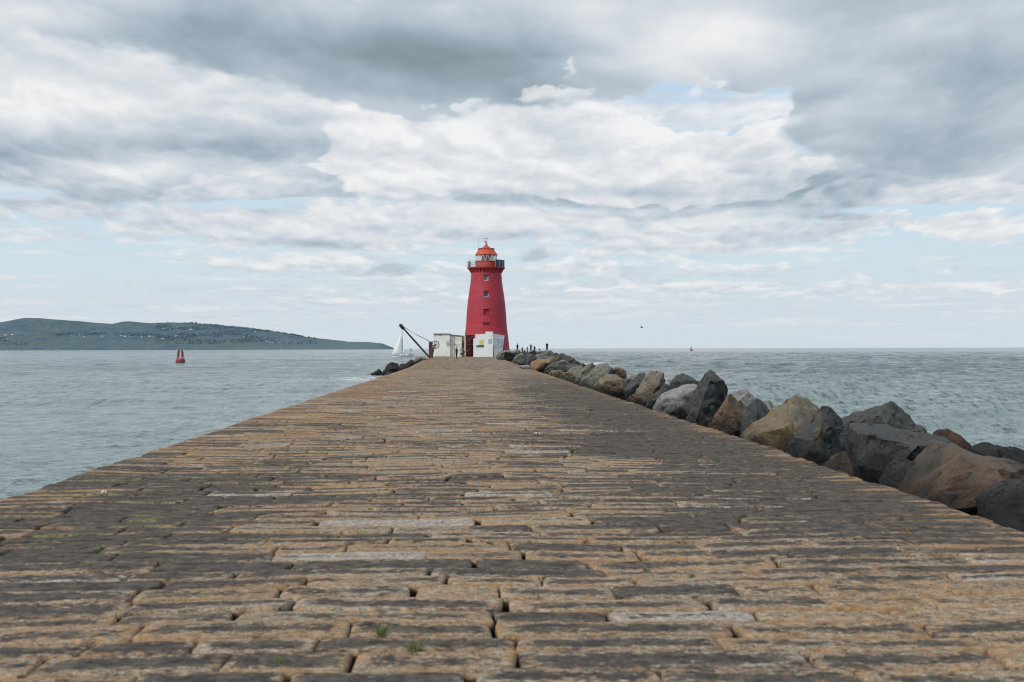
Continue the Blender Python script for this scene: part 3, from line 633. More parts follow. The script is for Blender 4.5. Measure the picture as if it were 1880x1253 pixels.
# left pile beside the crane
LG = 'black boulders below the crane on the harbour side'
for i, (s_, Y, mt, lb) in enumerate([
 ([(678,688),(687,684),(699,677),(707,678),(710,686),(700,693),(687,692)], 172, 'dark', 'lowest black boulder of the harbour side pile, tip in the surf'),
 ([(704,684),(710,670),(720,666.5),(730,667),(733,676),(728,686),(714,691)], 166, 'dark', 'highest black boulder of the harbour side pile, second from its tip'),
 ([(730,674),(736,668),(743,668),(751,669),(748,679),(734,684)], 160, 'dark', 'black boulder with reddish patch right of the highest one in the harbour side pile'),
 ([(741,669),(747,662),(754,659.5),(761,660.5),(764,666),(756,672)], 150, 'slate', 'grey boulder at the top of the harbour side pile near the sailing boat stern'),
 ([(757,663),(762,657),(771,655),(780,657),(786,662),(776,668)], 148, 'green', 'mossy grey stone right beside the foot of the crane'),
 ([(696,690),(704,684),(716,683),(726,686),(722,694)], 158, 'dark', 'flat black stone wedged between the highest boulder and the quay edge'),
]): rock(s_, Y, mt, lb, seed=i+200, cuts=4, group=LG, drop=1.2)
# pale slab lying on the far pavement
rock([(950,673),(957,671),(972,670),(974,677),(962,677)], 84, 'pale', 'thin pale broken slab lying on the pavement by the long orange boulder', seed=301, cuts=3, drop=.02, group='loose slabs on the pavement')

def rubble():
    # the sloping core of the breakwater under the boulders
    ys = np.concatenate([np.arange(2, 60, .5), np.arange(60, 262, 1.5)]); us = np.linspace(0, 1, 26)
    V = []
    for y in ys:
        w = np.interp(y, [0, 80, 110, 160, 240, 262], [7.0, 7.0, 8, 13, 18, 10]); x0 = xr(min(y, 205))+.02
        top = np.interp(y, [0, 90, 150, 240, 262], [-.65, -.55, -.2, .3, -1])
        for u in us:
            x = x0+u*w
            z = top-(max(0, u-.38)/.62)**1.2*(3.4+top)
            n = noise.noise(Vector((x*.9, y*.9, 0)))*.30+abs(noise.noise(Vector((x*1.6, y*1.6, 5))))*-.5+abs(noise.noise(Vector((x*3.4, y*3.4, 2))))*-.35+.2
            V.append((x, y, z+(n if u > .02 else -.4)))
    n = len(us); i = (np.arange(len(ys)-1)[:, None]*n+np.arange(n-1)[None])
    Fq = np.stack([i, i+1, i+n+1, i+n], -1).reshape(-1, 4)
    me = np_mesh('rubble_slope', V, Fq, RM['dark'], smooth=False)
    tag(link('rubble_slope', me), kind='structure')
rubble()

# ================================================================== LIGHTHOUSE
LY = 213.0
LX = at(893, 600, LY).x; base_z = 0.0
lh = thing('lighthouse', 'red tapering stone lighthouse with orange lantern dome at the end of the pier', 'lighthouse', (LX, LY, 0))
PXM = LY/F                                          # metres per photo pixel at the tower
def lz(py): return at(893, py, LY).z
def red_mat():
    m, T = new_mat('red_painted_stone'); co = obj_co(T); s = T.node('ShaderNodeSeparateXYZ', {0: co})
    th = T.math('ARCTAN2', s.outputs[0], s.outputs[1])
    v = T.node('ShaderNodeCombineXYZ', {0: T.math('MULTIPLY', th, 4.0), 1: s.outputs[2], 2: 0.0}).outputs[0]
    v = T.vmath('ADD', v, T.scale(T.noise(co, .9, 3, color=True), (.06, .06, 0)))
    b = T.node('ShaderNodeTexBrick', {'Vector': v, 'Color1': (.47, .043, .066, 1), 'Color2': (.39, .032, .053, 1), 'Mortar': (.20, .015, .026, 1), 'Scale': 1.0, 'Mortar Size': .024, 'Mortar Smooth': .4, 'Bias': -.2, 'Brick Width': 1.7, 'Row Height': .345})
    n = T.noise(v, 3.0, 7, .65); st = T.noise(T.scale(co, (1.2, 1.2, .22)), 2.2, 6, .65)
    c = T.mix(T.smooth(n, .42, .68, 0, .5), b.outputs[0], (.46, .045, .06))
    c = T.mix(T.smooth(st, .54, .74, 0, .45), c, (.11, .014, .024))
    c = T.mix(T.smooth(T.noise(co, 5, 6, .75), .60, .72, 0, .30), c, (.52, .17, .17))
    c = T.mix(T.smooth(s.outputs[2], 9.0, 1.5, 0, .35), c, (.52, .032, .036))
    put(T, color=c, rough=.55, spec=.35, normal=bump(T, T.math('SUBTRACT', T.noise(v, 5, 4), T.math('MULTIPLY', b.outputs['Fac'], .9)), .6, .03)); return m
RED = red_mat()
ORANGE = simple('orange_red_paint', (.56, .088, .042), .45, var=.28, sc_=2.5, dirt=((.22, .05, .03), .5))
REDP = simple('red_iron_paint', (.40, .035, .035), .5, var=.3, sc_=3, dirt=((.15, .03, .03), .6))
DARK = simple('dark_void', (.02, .02, .024), .8, var=.2)
GLASSD = simple('dark_window_glass', (.05, .065, .075), .12, var=.2, sc_=.7)
WHITE = simple('white_paint', (.74, .74, .72), .6, var=.06, sc_=1.5, dirt=((.45, .42, .36), .25))
GREY = simple('grey_steel', (.22, .26, .28), .5, metal=.3, var=.25, sc_=2)
prof_px = [(497, 27.3), (520, 29.2), (550, 33.6), (575, 36.2), (597, 37.4), (620, 40.2), (642, 42.6), (656, 44.2)]
def rad(py): return float(np.interp(py, [p for p, _ in prof_px], [r for _, r in prof_px]))*PXM
# windows: (top py, bottom py, halfwidth segs, kind)
wins = [(506, 517, 'window'), (536, 547, 'window'), (569, 579.5, 'blind'), (593.5, 599, 'slit')]
SEG = 120; th0 = -PI/2-.055
def tower():
    pys = sorted(set([497, 656]+[p for w in wins for p in w[:2]]+list(np.linspace(500, 655, 32))))
    bm = NB(); rings = []
    for py in pys:
        r = rad(py); z = lz(py) if py < 655 else -.1
        rings.append([bm.verts.new((r*math.cos(th0+2*PI*(k-2)/SEG), r*math.sin(th0+2*PI*(k-2)/SEG), z)) for k in range(SEG)])
    for j, (A, B) in enumerate(zip(rings, rings[1:])):
        pm = (pys[j]+pys[j+1])/2
        for k in range(SEG):
            skip = any(w[0] < pm < w[1] for w in wins) and k < 5 and k >= 0
            if not skip: bm.faces.new((A[k], A[(k+1) % SEG], B[(k+1) % SEG], B[k]))
    t = obj('tower', bm, RED, lh)
    for p in t.data.polygons: p.use_smooth = True
    for (a, b, kind) in wins:
        dep = {'window': .38, 'blind': .30, 'slit': .25}[kind]
        zt, zb = lz(a), lz(b)
        def pt(k, z, py, d):
            r = rad(py)-d; ang = th0+2*PI*(k-2)/SEG
            # the reveal keeps parallel sides
            d0 = Vector((rad(py)*math.cos(ang), rad(py)*math.sin(ang), z)); n = Vector((math.cos(th0+2*PI*.5/SEG), math.sin(th0+2*PI*.5/SEG), 0))
            return d0-n*d
        bm = NB()
        o_ = [pt(0, zt, a, 0), pt(5, zt, a, 0), pt(5, zb, b, 0), pt(0, zb, b, 0)]; i_ = [pt(0, zt, a, dep), pt(5, zt, a, dep), pt(5, zb, b, dep), pt(0, zb, b, dep)]
        yb = max(p.y for p in i_)
        ov = [bm.verts.new(p) for p in o_]; iv = [bm.verts.new(Vector((p.x, yb, p.z))) for p in i_]
        for k in range(4): bm.faces.new((ov[k], ov[(k+1) % 4], iv[(k+1) % 4], iv[k]))
        bm.faces.new(iv)
        wn = obj('window' if kind == 'window' else 'blocked_opening', bm, RED, lh)
        x0, x1 = min(p.x for p in i_), max(p.x for p in i_)
        if kind == 'window':
            bm = NB(); box(bm, x0, x1, yb-.05, yb-.02, zb, zt); obj('pane', bm, GLASSD, wn)
            bm = NB(); w_ = .07
            box(bm, x0-.04, x1+.04, yb-.42, yb-.06, zb-.02, zb+.10)            # white painted sill
            box(bm, x1-.10, x1+.003, yb-.34, yb-.06, zb+.10, zt-.45)
            box(bm, x0+.02, x0+w_, yb-.09, yb-.052, zb+.1, zt); box(bm, x0+w_, x1-.1, yb-.09, yb-.052, zt-.07, zt)
            if a == 506: box(bm, (x0+x1)/2-.02+.1, (x0+x1)/2+.02+.1, yb-.088, yb-.052, zb+.1, zt-.07)
            obj('frame', bm, WHITE if a == 506 else simple('off_white_frame', (.5, .5, .5), .6), wn)
        # projecting lintel
        bm = NB(); zc = zt
        tube(bm, [pt(-1.6, zc+.05, a, -.03), pt(2.5, zc+.05, a, -.05), pt(6.6, zc+.05, a, -.03)], .09, 6); obj('lintel', bm, REDP, wn)
    # low dark door hood visible above the white block
    bm = NB(); zc = lz(596)
tower()
def gallery():
    z0, z1, z2 = lz(498.5), lz(494), lz(492)
    R = 34.4*PXM; r = rad(498)
    bm = NB(); lathe(bm, [(r-.05, z0-.25), (r+.12, z0), (R*.90, z1-.05), (R, z1), (R+.03, z2), (R-.1, z2+.02), (2.0, z2+.02)], SEG); obj('gallery', bm, REDP, lh)
    bm = NB()
    for k in range(28):
        a = 2*PI*k/28; d = Vector((math.cos(a), math.sin(a), 0)); t = Vector((-d.y, d.x, 0))*.11
        vs = [bm.verts.new(p) for p in (d*(r-.02)+t+Vector((0, 0, z0-.55)), d*(r-.02)-t+Vector((0, 0, z0-.55)), d*(R-.15)-t+Vector((0, 0, z1-.03)), d*(R-.15)+t+Vector((0, 0, z1-.03)), d*(r-.02)+t+Vector((0, 0, z1-.03)), d*(r-.02)-t+Vector((0, 0, z1-.03)))]
        bm.faces.new((vs[0], vs[1], vs[2], vs[3])); bm.faces.new((vs[0], vs[3], vs[4])); bm.faces.new((vs[1], vs[5], vs[2]))
    obj('corbels', bm, RED, lh)
    # murette below the lantern, with vertical seams
    rm = 19.7*PXM; bm = NB(); lathe(bm, [(rm+.04, z2), (rm+.05, z2+.15), (rm, z2+.17), (rm, lz(481)), (rm+.10, lz(481)), (rm+.10, lz(480.2)), (rm-.1, lz(480.2))], 64)
    for k in range(32):
        a = 2*PI*k/32; x, y = rm*math.cos(a), rm*math.sin(a); tube(bm, [(x, y, z2+.1), (x, y, lz(481))], .035, 4)
    obj('lantern_base', bm, simple('bright_red_paint', (.50, .065, .045), .5, var=.2, sc_=3, dirt=((.2, .04, .03), .5)), lh)
    # glazing with white diagonal astragals
    zg0, zg1 = lz(480.3), lz(468.3); rg = 19.2*PXM
    m, T = new_mat('lantern_glass'); put(T, color=(.9, .95, .97), rough=.03, ior=1.1, alpha=.12); 
    bm = NB(); lathe(bm, [(rg, zg0), (rg, zg1)], 48); gl = obj('lantern_glazing', bm, m, lh, True)
    bm = NB(); n = 14
    for k in range(n):
        a0, a1 = 2*PI*k/n+.1, 2*PI*(k+1)/n+.1; am = (a0+a1)/2
        p = lambda a, z: (rg*1.01*math.cos(a), rg*1.01*math.sin(a), z)
        tube(bm, [p(a0, zg0), p(am, zg1)], .036, 5); tube(bm, [p(am, zg1), p(a1, zg0)], .036, 5)
    obj('astragals', bm, WHITE, gl)
    bm = NB(); rl = 9.0*PXM; lathe(bm, [(.01, zg0), (rl*.9, zg0+.02), (rl, zg0+.35), (rl*1.02, zg1-.3), (rl*.8, zg1), (.01, zg1+.01)], 32); obj('lamp', bm, simple('dark_lens', (.045, .052, .065), .55, var=.4, sc_=2), lh)
    # white blind sheets behind the glass on both sides of the lens
    for s_ in (-1, 1):
        bm = NB(); c = [(rg-.25)*math.cos(-PI/2+s_*t) for t in (.55, .95)]; q = [(rg-.25)*math.sin(-PI/2+s_*t) for t in (.55, .95)]
        vs = [bm.verts.new(p) for p in ((c[0], q[0], zg0), (c[1], q[1], zg0), (c[1], q[1], zg1-.2), (c[0], q[0], zg1-.2))]; bm.faces.new(vs); obj('curtain', bm, WHITE, lh)
    # dome
    bm = NB(); p_ = [(20.6, 469.2), (21, 468.6), (20.4, 467.6), (17.6, 463.5), (14.2, 458.8), (13.2, 457.8), (10.5, 456.6), (6.0, 453.8), (3.6, 451.5), (2.2, 449.6), (2.0, 448)]
    rings = lathe(bm, [(a*PXM, lz(b)) for a, b in p_], 14); bm.faces.new(rings[-1]); bm.faces.new(rings[0])
    dm = obj('dome', bm, ORANGE, lh)
    bm = NB()
    for k in range(14):
        a = 2*PI*k/14; x, y = 13.6*PXM*math.cos(a), 13.6*PXM*math.sin(a)
        tube(bm, [(x, y, lz(459.4)), (x, y, lz(457.2))], .10, 6); tube(bm, [(x, y, lz(457.4)), (x, y, lz(456.4))], [.22, .17], 6)
        obj('vent', bm, REDP, dm); bm = NB()
    bm.free()
    bm = NB(); f = [(1.7, 451.5), (2.3, 450.2), (2.0, 449), (1.0, 448), (1.0, 446), (1.5, 445.4), (1.0, 444.6), (.5, 443)]
    lathe(bm, [(a*PXM, lz(b)) for a, b in f], 12); tube(bm, [(0, 0, lz(444.6)), (-1.6*PXM, 0, lz(443.4)), (-3.2*PXM, 0, lz(443.9))], .08, 6); tube(bm, [(-3.0*PXM, 0, lz(443.7)), (-3.0*PXM, 0, lz(444.9))], .1, 6)
    obj('finial', bm, REDP, dm)
    bm = NB(); zv = lz(438.4); tube(bm, [(.1, 0, lz(443.6)), (.12, 0, zv)], .022, 5); tube(bm, [(-.95, 0, zv), (.35, 0, zv-.04)], .022, 5); box(bm, -.02, .22, -.01, .01, zv-.12, zv+.1)
    obj('weather_vane', bm, GREY, dm)
    # antenna whip
    bm = NB(); ax = (878.2-893)*PXM; tube(bm, [(ax, .5, lz(467)), (ax, .5, lz(453))], .03, 5); tube(bm, [(ax, .5, lz(453)), (ax, .5, lz(432.5))], .026, 5); obj('antenna', bm, GREY, lh)
    # railing on the open side and solid grey mesh screen on the right side
    rr = R-.12; bm = NB()
    arcs = [(a0, a0+2*PI/40) for a0 in [math.radians(92)+2*PI*k/40 for k in range(20)]]
    for a0, a1 in arcs:
        P_ = lambda a, z: (rr*math.cos(a), rr*math.sin(a), z)
        for h in (.45, .85, 1.2): tube(bm, [P_(a0, z2+h), P_(a1, z2+h)], .022, 4)
        tube(bm, [P_(a0, z2), P_(a0, z2+1.25)], .03, 4)
    obj('railing', bm, GREY, lh)
    sm = simple('grey_mesh_screen', (.115, .16, .17), .55, metal=.2, var=.35, sc_=4)
    for i in range(8):
        a0 = math.radians(-62)+i*math.radians(17); a1 = a0+math.radians(16.4); bm = NB()
        P_ = lambda a, z, r_=rr: Vector((r_*math.cos(a), r_*math.sin(a), z))
        top = lz(479.0)
        vs = [bm.verts.new(p) for p in (P_(a0, z2+.02), P_(a1, z2+.02), P_(a1, top), P_(a0, top))]; bm.faces.new(vs)
        bmesh.ops.solidify(bm, geom=bm.faces[:], thickness=.04)
        pn = obj('screen_panel', bm, sm, lh)
        bm = NB(); tube(bm, [P_(a0, z2, rr+.03), P_(a0, top+.05, rr+.03)], .045, 5); tube(bm, [P_(a0, top, rr+.03), P_(a1, top, rr+.03)], .03, 5); obj('post', bm, simple('pale_steel', (.42, .47, .48), .4, metal=.3), pn)
    # red fog horn / davit gear on the left of the gallery
    gx = (862-893)*PXM; bm = NB(); yy = -.9
    box(bm, gx-.28, gx+.32, yy-.3, yy+.3, z2-.5, z2-.1, .05); box(bm, gx-.16, gx+.24, yy-.25, yy+.25, z2-.1, z2+.62, .06)
    tube(bm, [(gx+.02, yy, z2+.6), (gx+.02, yy, z2+1.05)], [.16, .08], 8); tube(bm, [(gx+.10, yy, z2+.9), (gx+.12, yy, z2+1.6)], .025, 5)
    tube(bm, [(gx-.55, yy, z2+.98), (gx-.2, yy, z2+1.0), (gx+.3, yy, z2+.75)], .06, 6); tube(bm, [(gx-.3, yy, z2-.3), (gx-.42, yy, z2+.4), (gx-.15, yy, z2+.55)], .05, 6)
    obj('fog_signal', bm, REDP, lh)
gallery()

# ================================================================== COMPOUND AROUND THE TOWER
WY = 205.0
def X_(px, Y=WY): return at(px, 640, Y).x
def Z_(py, px=860, Y=WY): return at(px, py, Y).z
CREAM = simple('cream_render', (.86, .85, .79), .8, var=.08, sc_=.8, dirt=((.36, .33, .27), .35), bmp=.2)
WHW = simple('white_rendered_wall', (.86, .87, .86), .8, var=.06, sc_=1.1, dirt=((.42, .45, .42), .35), bmp=.2)
ROOF = simple('dark_roof_felt', (.17, .17, .15), .9, var=.3, sc_=2)
BEIGE = simple('beige_sheet', (.80, .77, .66), .7, var=.12, sc_=1, dirt=((.28, .26, .20), .4))
BLUE = simple('pale_blue_sign', (.22, .42, .50), .5, var=.1)
def compound():
    hut = thing('gatehouse', 'small cream flat roofed hut left of the lighthouse with pale blue sign', 'hut', (X_(811), WY+2, 0))
    def loc(o, p): return p
    ox, oy = hut.location.x, hut.location.y
    bm = NB(); box(bm, X_(796.3)-ox, X_(826.2)-ox, WY-oy, WY+3.5-oy, -.05, Z_(614), .03); obj('wall', bm, CREAM, hut)
    bm = NB(); box(bm, X_(795.3)-ox, X_(827)-ox, WY-.2-oy, WY+3.7-oy, Z_(614)+.005, Z_(612.6)); box(bm, X_(806.5)-ox, X_(809.5)-ox, WY-.12-oy, WY-.01-oy, Z_(615.6), Z_(613.9)); obj('roof', bm, ROOF, hut)
    bm = NB(); box(bm, X_(820)-ox, X_(826)-ox, WY-.05-oy, WY-.003-oy, Z_(635), Z_(627.2)); sg = obj('sign', bm, BLUE, hut)
    bm = NB()
    for k in range(3): box(bm, X_(821)-ox, X_(825-.6*k)-ox, WY-.06-oy, WY-.048-oy, Z_(629.6+1.8*k), Z_(629.1+1.8*k))
    obj('lines', bm, WHITE, sg)
    bm = NB(); box(bm, X_(826.4)-ox, X_(828)-ox, WY-.35-oy, WY-.02-oy, Z_(625.8), Z_(623.2), .03); tube(bm, [(X_(826.4)-ox, WY-.02-oy, Z_(627)), (X_(827)-ox, WY-.2-oy, Z_(625.5))], .03, 5); obj('lamp', bm, DARK, hut)
    bm = NB(); box(bm, X_(796.6)-ox, X_(826.2)-ox, WY-.03-oy, WY-.002-oy, 0.0, .16); obj('plinth', bm, simple('stained_plinth', (.45, .40, .30), .9), hut)
    # beige sheeted fence with lean-to roof
    Y2 = WY+.5
    f = thing('sheet_fence', 'beige corrugated sheet fence under a sloping dark roof edge, right of the hut', 'fence', (X_(837), Y2, 0)); ox, oy = f.location.x, f.location.y
    bm = NB(); n = 40; xs = [X_(826.6, Y2)+(X_(847.3, Y2)-X_(826.6, Y2))*i/n-ox for i in range(n+1)]
    lo = [bm.verts.new((x, (.022 if i % 2 else 0), -.02)) for i, x in enumerate(xs)]; hi = [bm.verts.new((x, (.022 if i % 2 else 0), Z_(615.4+2.2*i/n, 837, Y2))) for i, x in enumerate(xs)]
    for i in range(n): bm.faces.new((lo[i], lo[i+1], hi[i+1], hi[i]))
    obj('sheet', bm, BEIGE, f)
    bm = NB(); 
    for i in range(2):
        pass
    a = Vector((xs[0], -.05, Z_(615.2, 837, Y2))); b = Vector((xs[-1]+.1, -.05, Z_(617.4, 837, Y2))); tube(bm, [a, b], .11, 6); obj('roof_edge', bm, ROOF, f)
    bm = NB(); tube(bm, [(xs[0], -.04, Z_(633.3, 837, Y2)), (xs[-1], -.04, Z_(633.3, 837, Y2))], .03, 5); tube(bm, [(xs[10], -.04, Z_(616.5, 837, Y2)), (xs[-3], -.04, Z_(627, 837, Y2))], .022, 5); tube(bm, [(xs[14], -.04, 0), (xs[14], -.04, Z_(617, 837, Y2))], .03, 5)
    obj('rail', bm, simple('grey_beige_rail', (.30, .29, .25), .6), f)
    # gate posts and weathered grey door between
    g = thing('gate', 'narrow weathered grey gate between the beige fence and the pale post', 'gate', (X_(849.8), WY+1.3, 0)); ox, oy = g.location.x, g.location.y
    bm = NB(); box(bm, X_(847.5)-ox, X_(852)-ox, -.03, .03, 0, Z_(616.5), .01); obj('door', bm, simple('weathered_green_grey', (.16, .17, .14), .8, var=.4), g)
    bm = NB(); tube(bm, [(X_(849)-ox, -.08, Z_(633.6)), (X_(853)-ox, -.3, Z_(633.6))], .05, 6); obj('bolt', bm, DARK, g)
    p = thing('gate_post', 'pale pinkish square post standing between the grey gate and the dark red gate', 'post', (X_(853.7), WY, 0)); ox = p.location.x
    bm = NB(); box(bm, X_(852.2)-ox, X_(855.2)-ox, -.15, .15, -.02, Z_(617.5), .02); obj('shaft', bm, simple('pinkish_stone', (.55, .45, .38), .8, var=.15), p)
    bm = NB(); box(bm, X_(851.9)-ox, X_(855.6)-ox, -.2, .2, -.01, .42, .02); obj('foot', bm, simple('stained_stone', (.33, .27, .20), .85), p)
    # dark red double gate with diagonal braces
    Y3 = WY+1.0
    r = thing('red_gate', 'dark red corrugated gate with thin diagonal brace wires in front of the tower', 'gate', (X_(862, Y3), Y3, 0)); ox = r.location.x
    bm = NB(); n = 28; xa, xb = X_(855.3, Y3)-ox, X_(870.5, Y3)-ox
    lo = [bm.verts.new((xa+(xb-xa)*i/n, (.05 if i % 2 else 0), 0.05)) for i in range(n+1)]; hi = [bm.verts.new((v.co.x, v.co.y, Z_(615.2, 862, Y3))) for v in lo]
    for i in range(n): bm.faces.new((lo[i], lo[i+1], hi[i+1], hi[i]))
    obj('leaf', bm, simple('oxblood_paint', (.085, .014, .015), .65, var=.35, sc_=1.5, dirt=((.20, .09, .06), .5)), r)
    bm = NB(); zz = lambda py: Z_(py, 862, Y3)
    for a, b in (((856, 629), (868, 618)), ((856, 647), (864.5, 640)), ((855.5, 633.4), (869, 633.4)), ((855.5, 615.2), (870, 615.2))): tube(bm, [(X_(a[0], Y3)-ox, -.06, zz(a[1])), (X_(b[0], Y3)-ox, -.06, zz(b[1]))], .022, 5)
    obj('brace', bm, simple('rosy_steel', (.42, .24, .22), .6), r)
    # white walls: main wall with stepped top, taller pier block
    w = thing('boundary_wall', 'white stepped wall with yellow and dark blue signs in front of the tower', 'wall', (X_(881), WY, 0)); ox = w.location.x
    bm = NB(); pts = [(869, 656), (869, 622), (872.9, 621.2), (872.9, 614.3), (891.6, 613.4), (891.6, 656)]
    def slab(bm, pts, ox, y0, y1, Y=WY):
        A = [bm.verts.new((X_(a, Y)-ox, y0, Z_(b, 880, Y) if b < 656 else -.05)) for a, b in pts]; B = [bm.verts.new((v.co.x, y1, v.co.z)) for v in A]
        bm.faces.new(A); bm.faces.new(B[::-1])
        for i in range(len(A)): bm.faces.new((A[i], B[i], B[(i+1) % len(A)], A[(i+1) % len(A)]))
    slab(bm, pts, ox, 0, .45); obj('wall_body', bm, WHW, w)
    bm = NB(); box(bm, X_(879.7)-ox, X_(888.2)-ox, -.05, -.003, Z_(633.4), Z_(623.6)); s = obj('sign', bm, simple('yellow_sign', (.70, .66, .20), .5, var=.15, sc_=2), w); s['label'] = 'yellow notice board'
    bm = NB()
    for k in range(4): box(bm, X_(880.8)-ox, X_(887)-ox, -.058, -.048, Z_(626.1+1.9*k), Z_(625.6+1.9*k))
    obj('lines', bm, simple('pale_lines', (.75, .72, .38), .5), s)
    bm = NB(); box(bm, X_(874)-ox, X_(888.6)-ox, -.05, -.003, Z_(637.9), Z_(634.2)); s = obj('sign', bm, simple('navy_sign', (.03, .075, .10), .5, var=.15), w); s['label'] = 'long dark blue sign'
    bm = NB(); box(bm, X_(874.6)-ox, X_(876.6)-ox, -.058, -.048, Z_(637.3), Z_(634.9)); box(bm, X_(879)-ox, X_(886)-ox, -.058, -.048, Z_(636.1), Z_(635.5)); obj('lines', bm, BLUE, s)
    b = thing('wall_pier', 'tall white square block rising above the white walls, with a small pale blue notice', 'wall', (X_(898.3), WY, 0)); ox = b.location.x
    bm = NB(); box(bm, X_(891.8)-ox, X_(904.8)-ox, -.18, 2.2, -.05, Z_(609.3), .03); obj('block', bm, WHW, b)
    bm = NB(); box(bm, X_(894.5)-ox, X_(904.9)-ox, -.19, 2.25, Z_(609.25), Z_(608.6)); obj('cap', bm, ROOF, b)
    bm = NB(); box(bm, X_(896.8)-ox, X_(902.2)-ox, -.24, -.183, Z_(630.8), Z_(622.8)); s = obj('sign', bm, BLUE, b)
    bm = NB(); box(bm, X_(898.2)-ox, X_(900.6)-ox, -.25, -.238, Z_(627.5), Z_(624)); box(bm, X_(897.2)-ox, X_(901.8)-ox, -.25, -.238, Z_(630), Z_(629.2)); obj('lines', bm, WHITE, s)
    # right wall set back and running away, with painted letters
    rw = thing('lettered_wall', 'white wall right of the tall block, painted with faded red and blue letters', 'wall', (X_(905), WY+.3, 0)); ox, oy = rw.location.x, rw.location.y
    A0 = Vector((X_(904.6, WY+.3), WY+.3, 0)); B0 = Vector((X_(927.8, WY+6), WY+6, 0)); rw.location = A0; d = (B0-A0); L = d.length; rw.rotation_euler.z = math.atan2(d.y, d.x)
    def wx(px):
        # intersection of the pixel column with the wall line, measured along it
        v = ray(px, 640); k = v.x/v.y; t = (k*A0.y-A0.x)/(d.x-k*d.y); return t*L, A0.y+t*d.y
    bm = NB(); h0, h1 = Z_(612.9, 905, WY+.3), Z_(616.6, 928, WY+6)
    A = [bm.verts.new(p) for p in ((0, 0, -.05), (L, 0, -.05), (L, 0, h1), (0, 0, h0))]; B = [bm.verts.new(v.co+Vector((0, .4, 0))) for v in A]
    bm.faces.new(A); bm.faces.new(B[::-1])
    for i in range(4): bm.faces.new((A[i], B[i], B[(i+1) % 4], A[(i+1) % 4]))
    obj('wall_body', bm, WHW, rw)
    def stroke(bm, px0, py0, px1, py1, w=.09):
        (s0, y0), (s1, y1) = wx(px0), wx(px1); a = Vector((s0, -.006, at(px0, py0, y0).z)); b = Vector((s1, -.006, at(px1, py1, y1).z))
        n = (b-a).normalized().cross(Vector((0, 1, 0)))*w; vs = [bm.verts.new(p) for p in (a+n, a-n, b-n, b+n)]; bm.faces.new(vs)
    cols = [((.62, .38, .42), [(907.6,623,909.2,623),(907.6,623,907.4,627),(907.4,627,909,630.5),(909,630.5,909,633),(907.3,633,907.4,640),(907.4,640,909.5,640),(910.6,623,910.4,627),(910.4,637,910.7,641)]),
            ((.38, .30, .42), [(912.6,623,912.4,641),(914.4,623,914.3,641.5),(914.5,624,916,624.2),(916.2,624.2,916.2,628),(915,629,916.2,629)]),
            ((.32, .50, .58), [(918.4,624,918.3,630),(918.3,630,922.2,630),(922.2,630,922.4,624),(918.4,634,918.2,641),(918.4,634,921.6,634),(921.6,634,921.5,637),(921.5,637,918.6,637.3),(921.4,637.4,921.2,641),(919.6,624.2,921.0,624.2)])]
    for c, st in cols:
        bm = NB()
        for q in st: stroke(bm, *q)
        obj('lettering', bm, simple('faded_paint', c, .7, var=.1), rw)
    bm = NB(); rx = Vector((X_(906), WY-.2, 0)); 
    q = thing('rust_pipe', 'short rusty red pipe stub at the foot of the lettered wall', 'pipe', (X_(906.3), WY-.1, 0)); tube(bm, [(0, 0, -.02), (.02, .03, Z_(635)), (.0, .1, Z_(634))], [.12, .05, .04], 8); obj('pipe', bm, simple('rust', (.20, .06, .04), .8, var=.4), q)
compound()

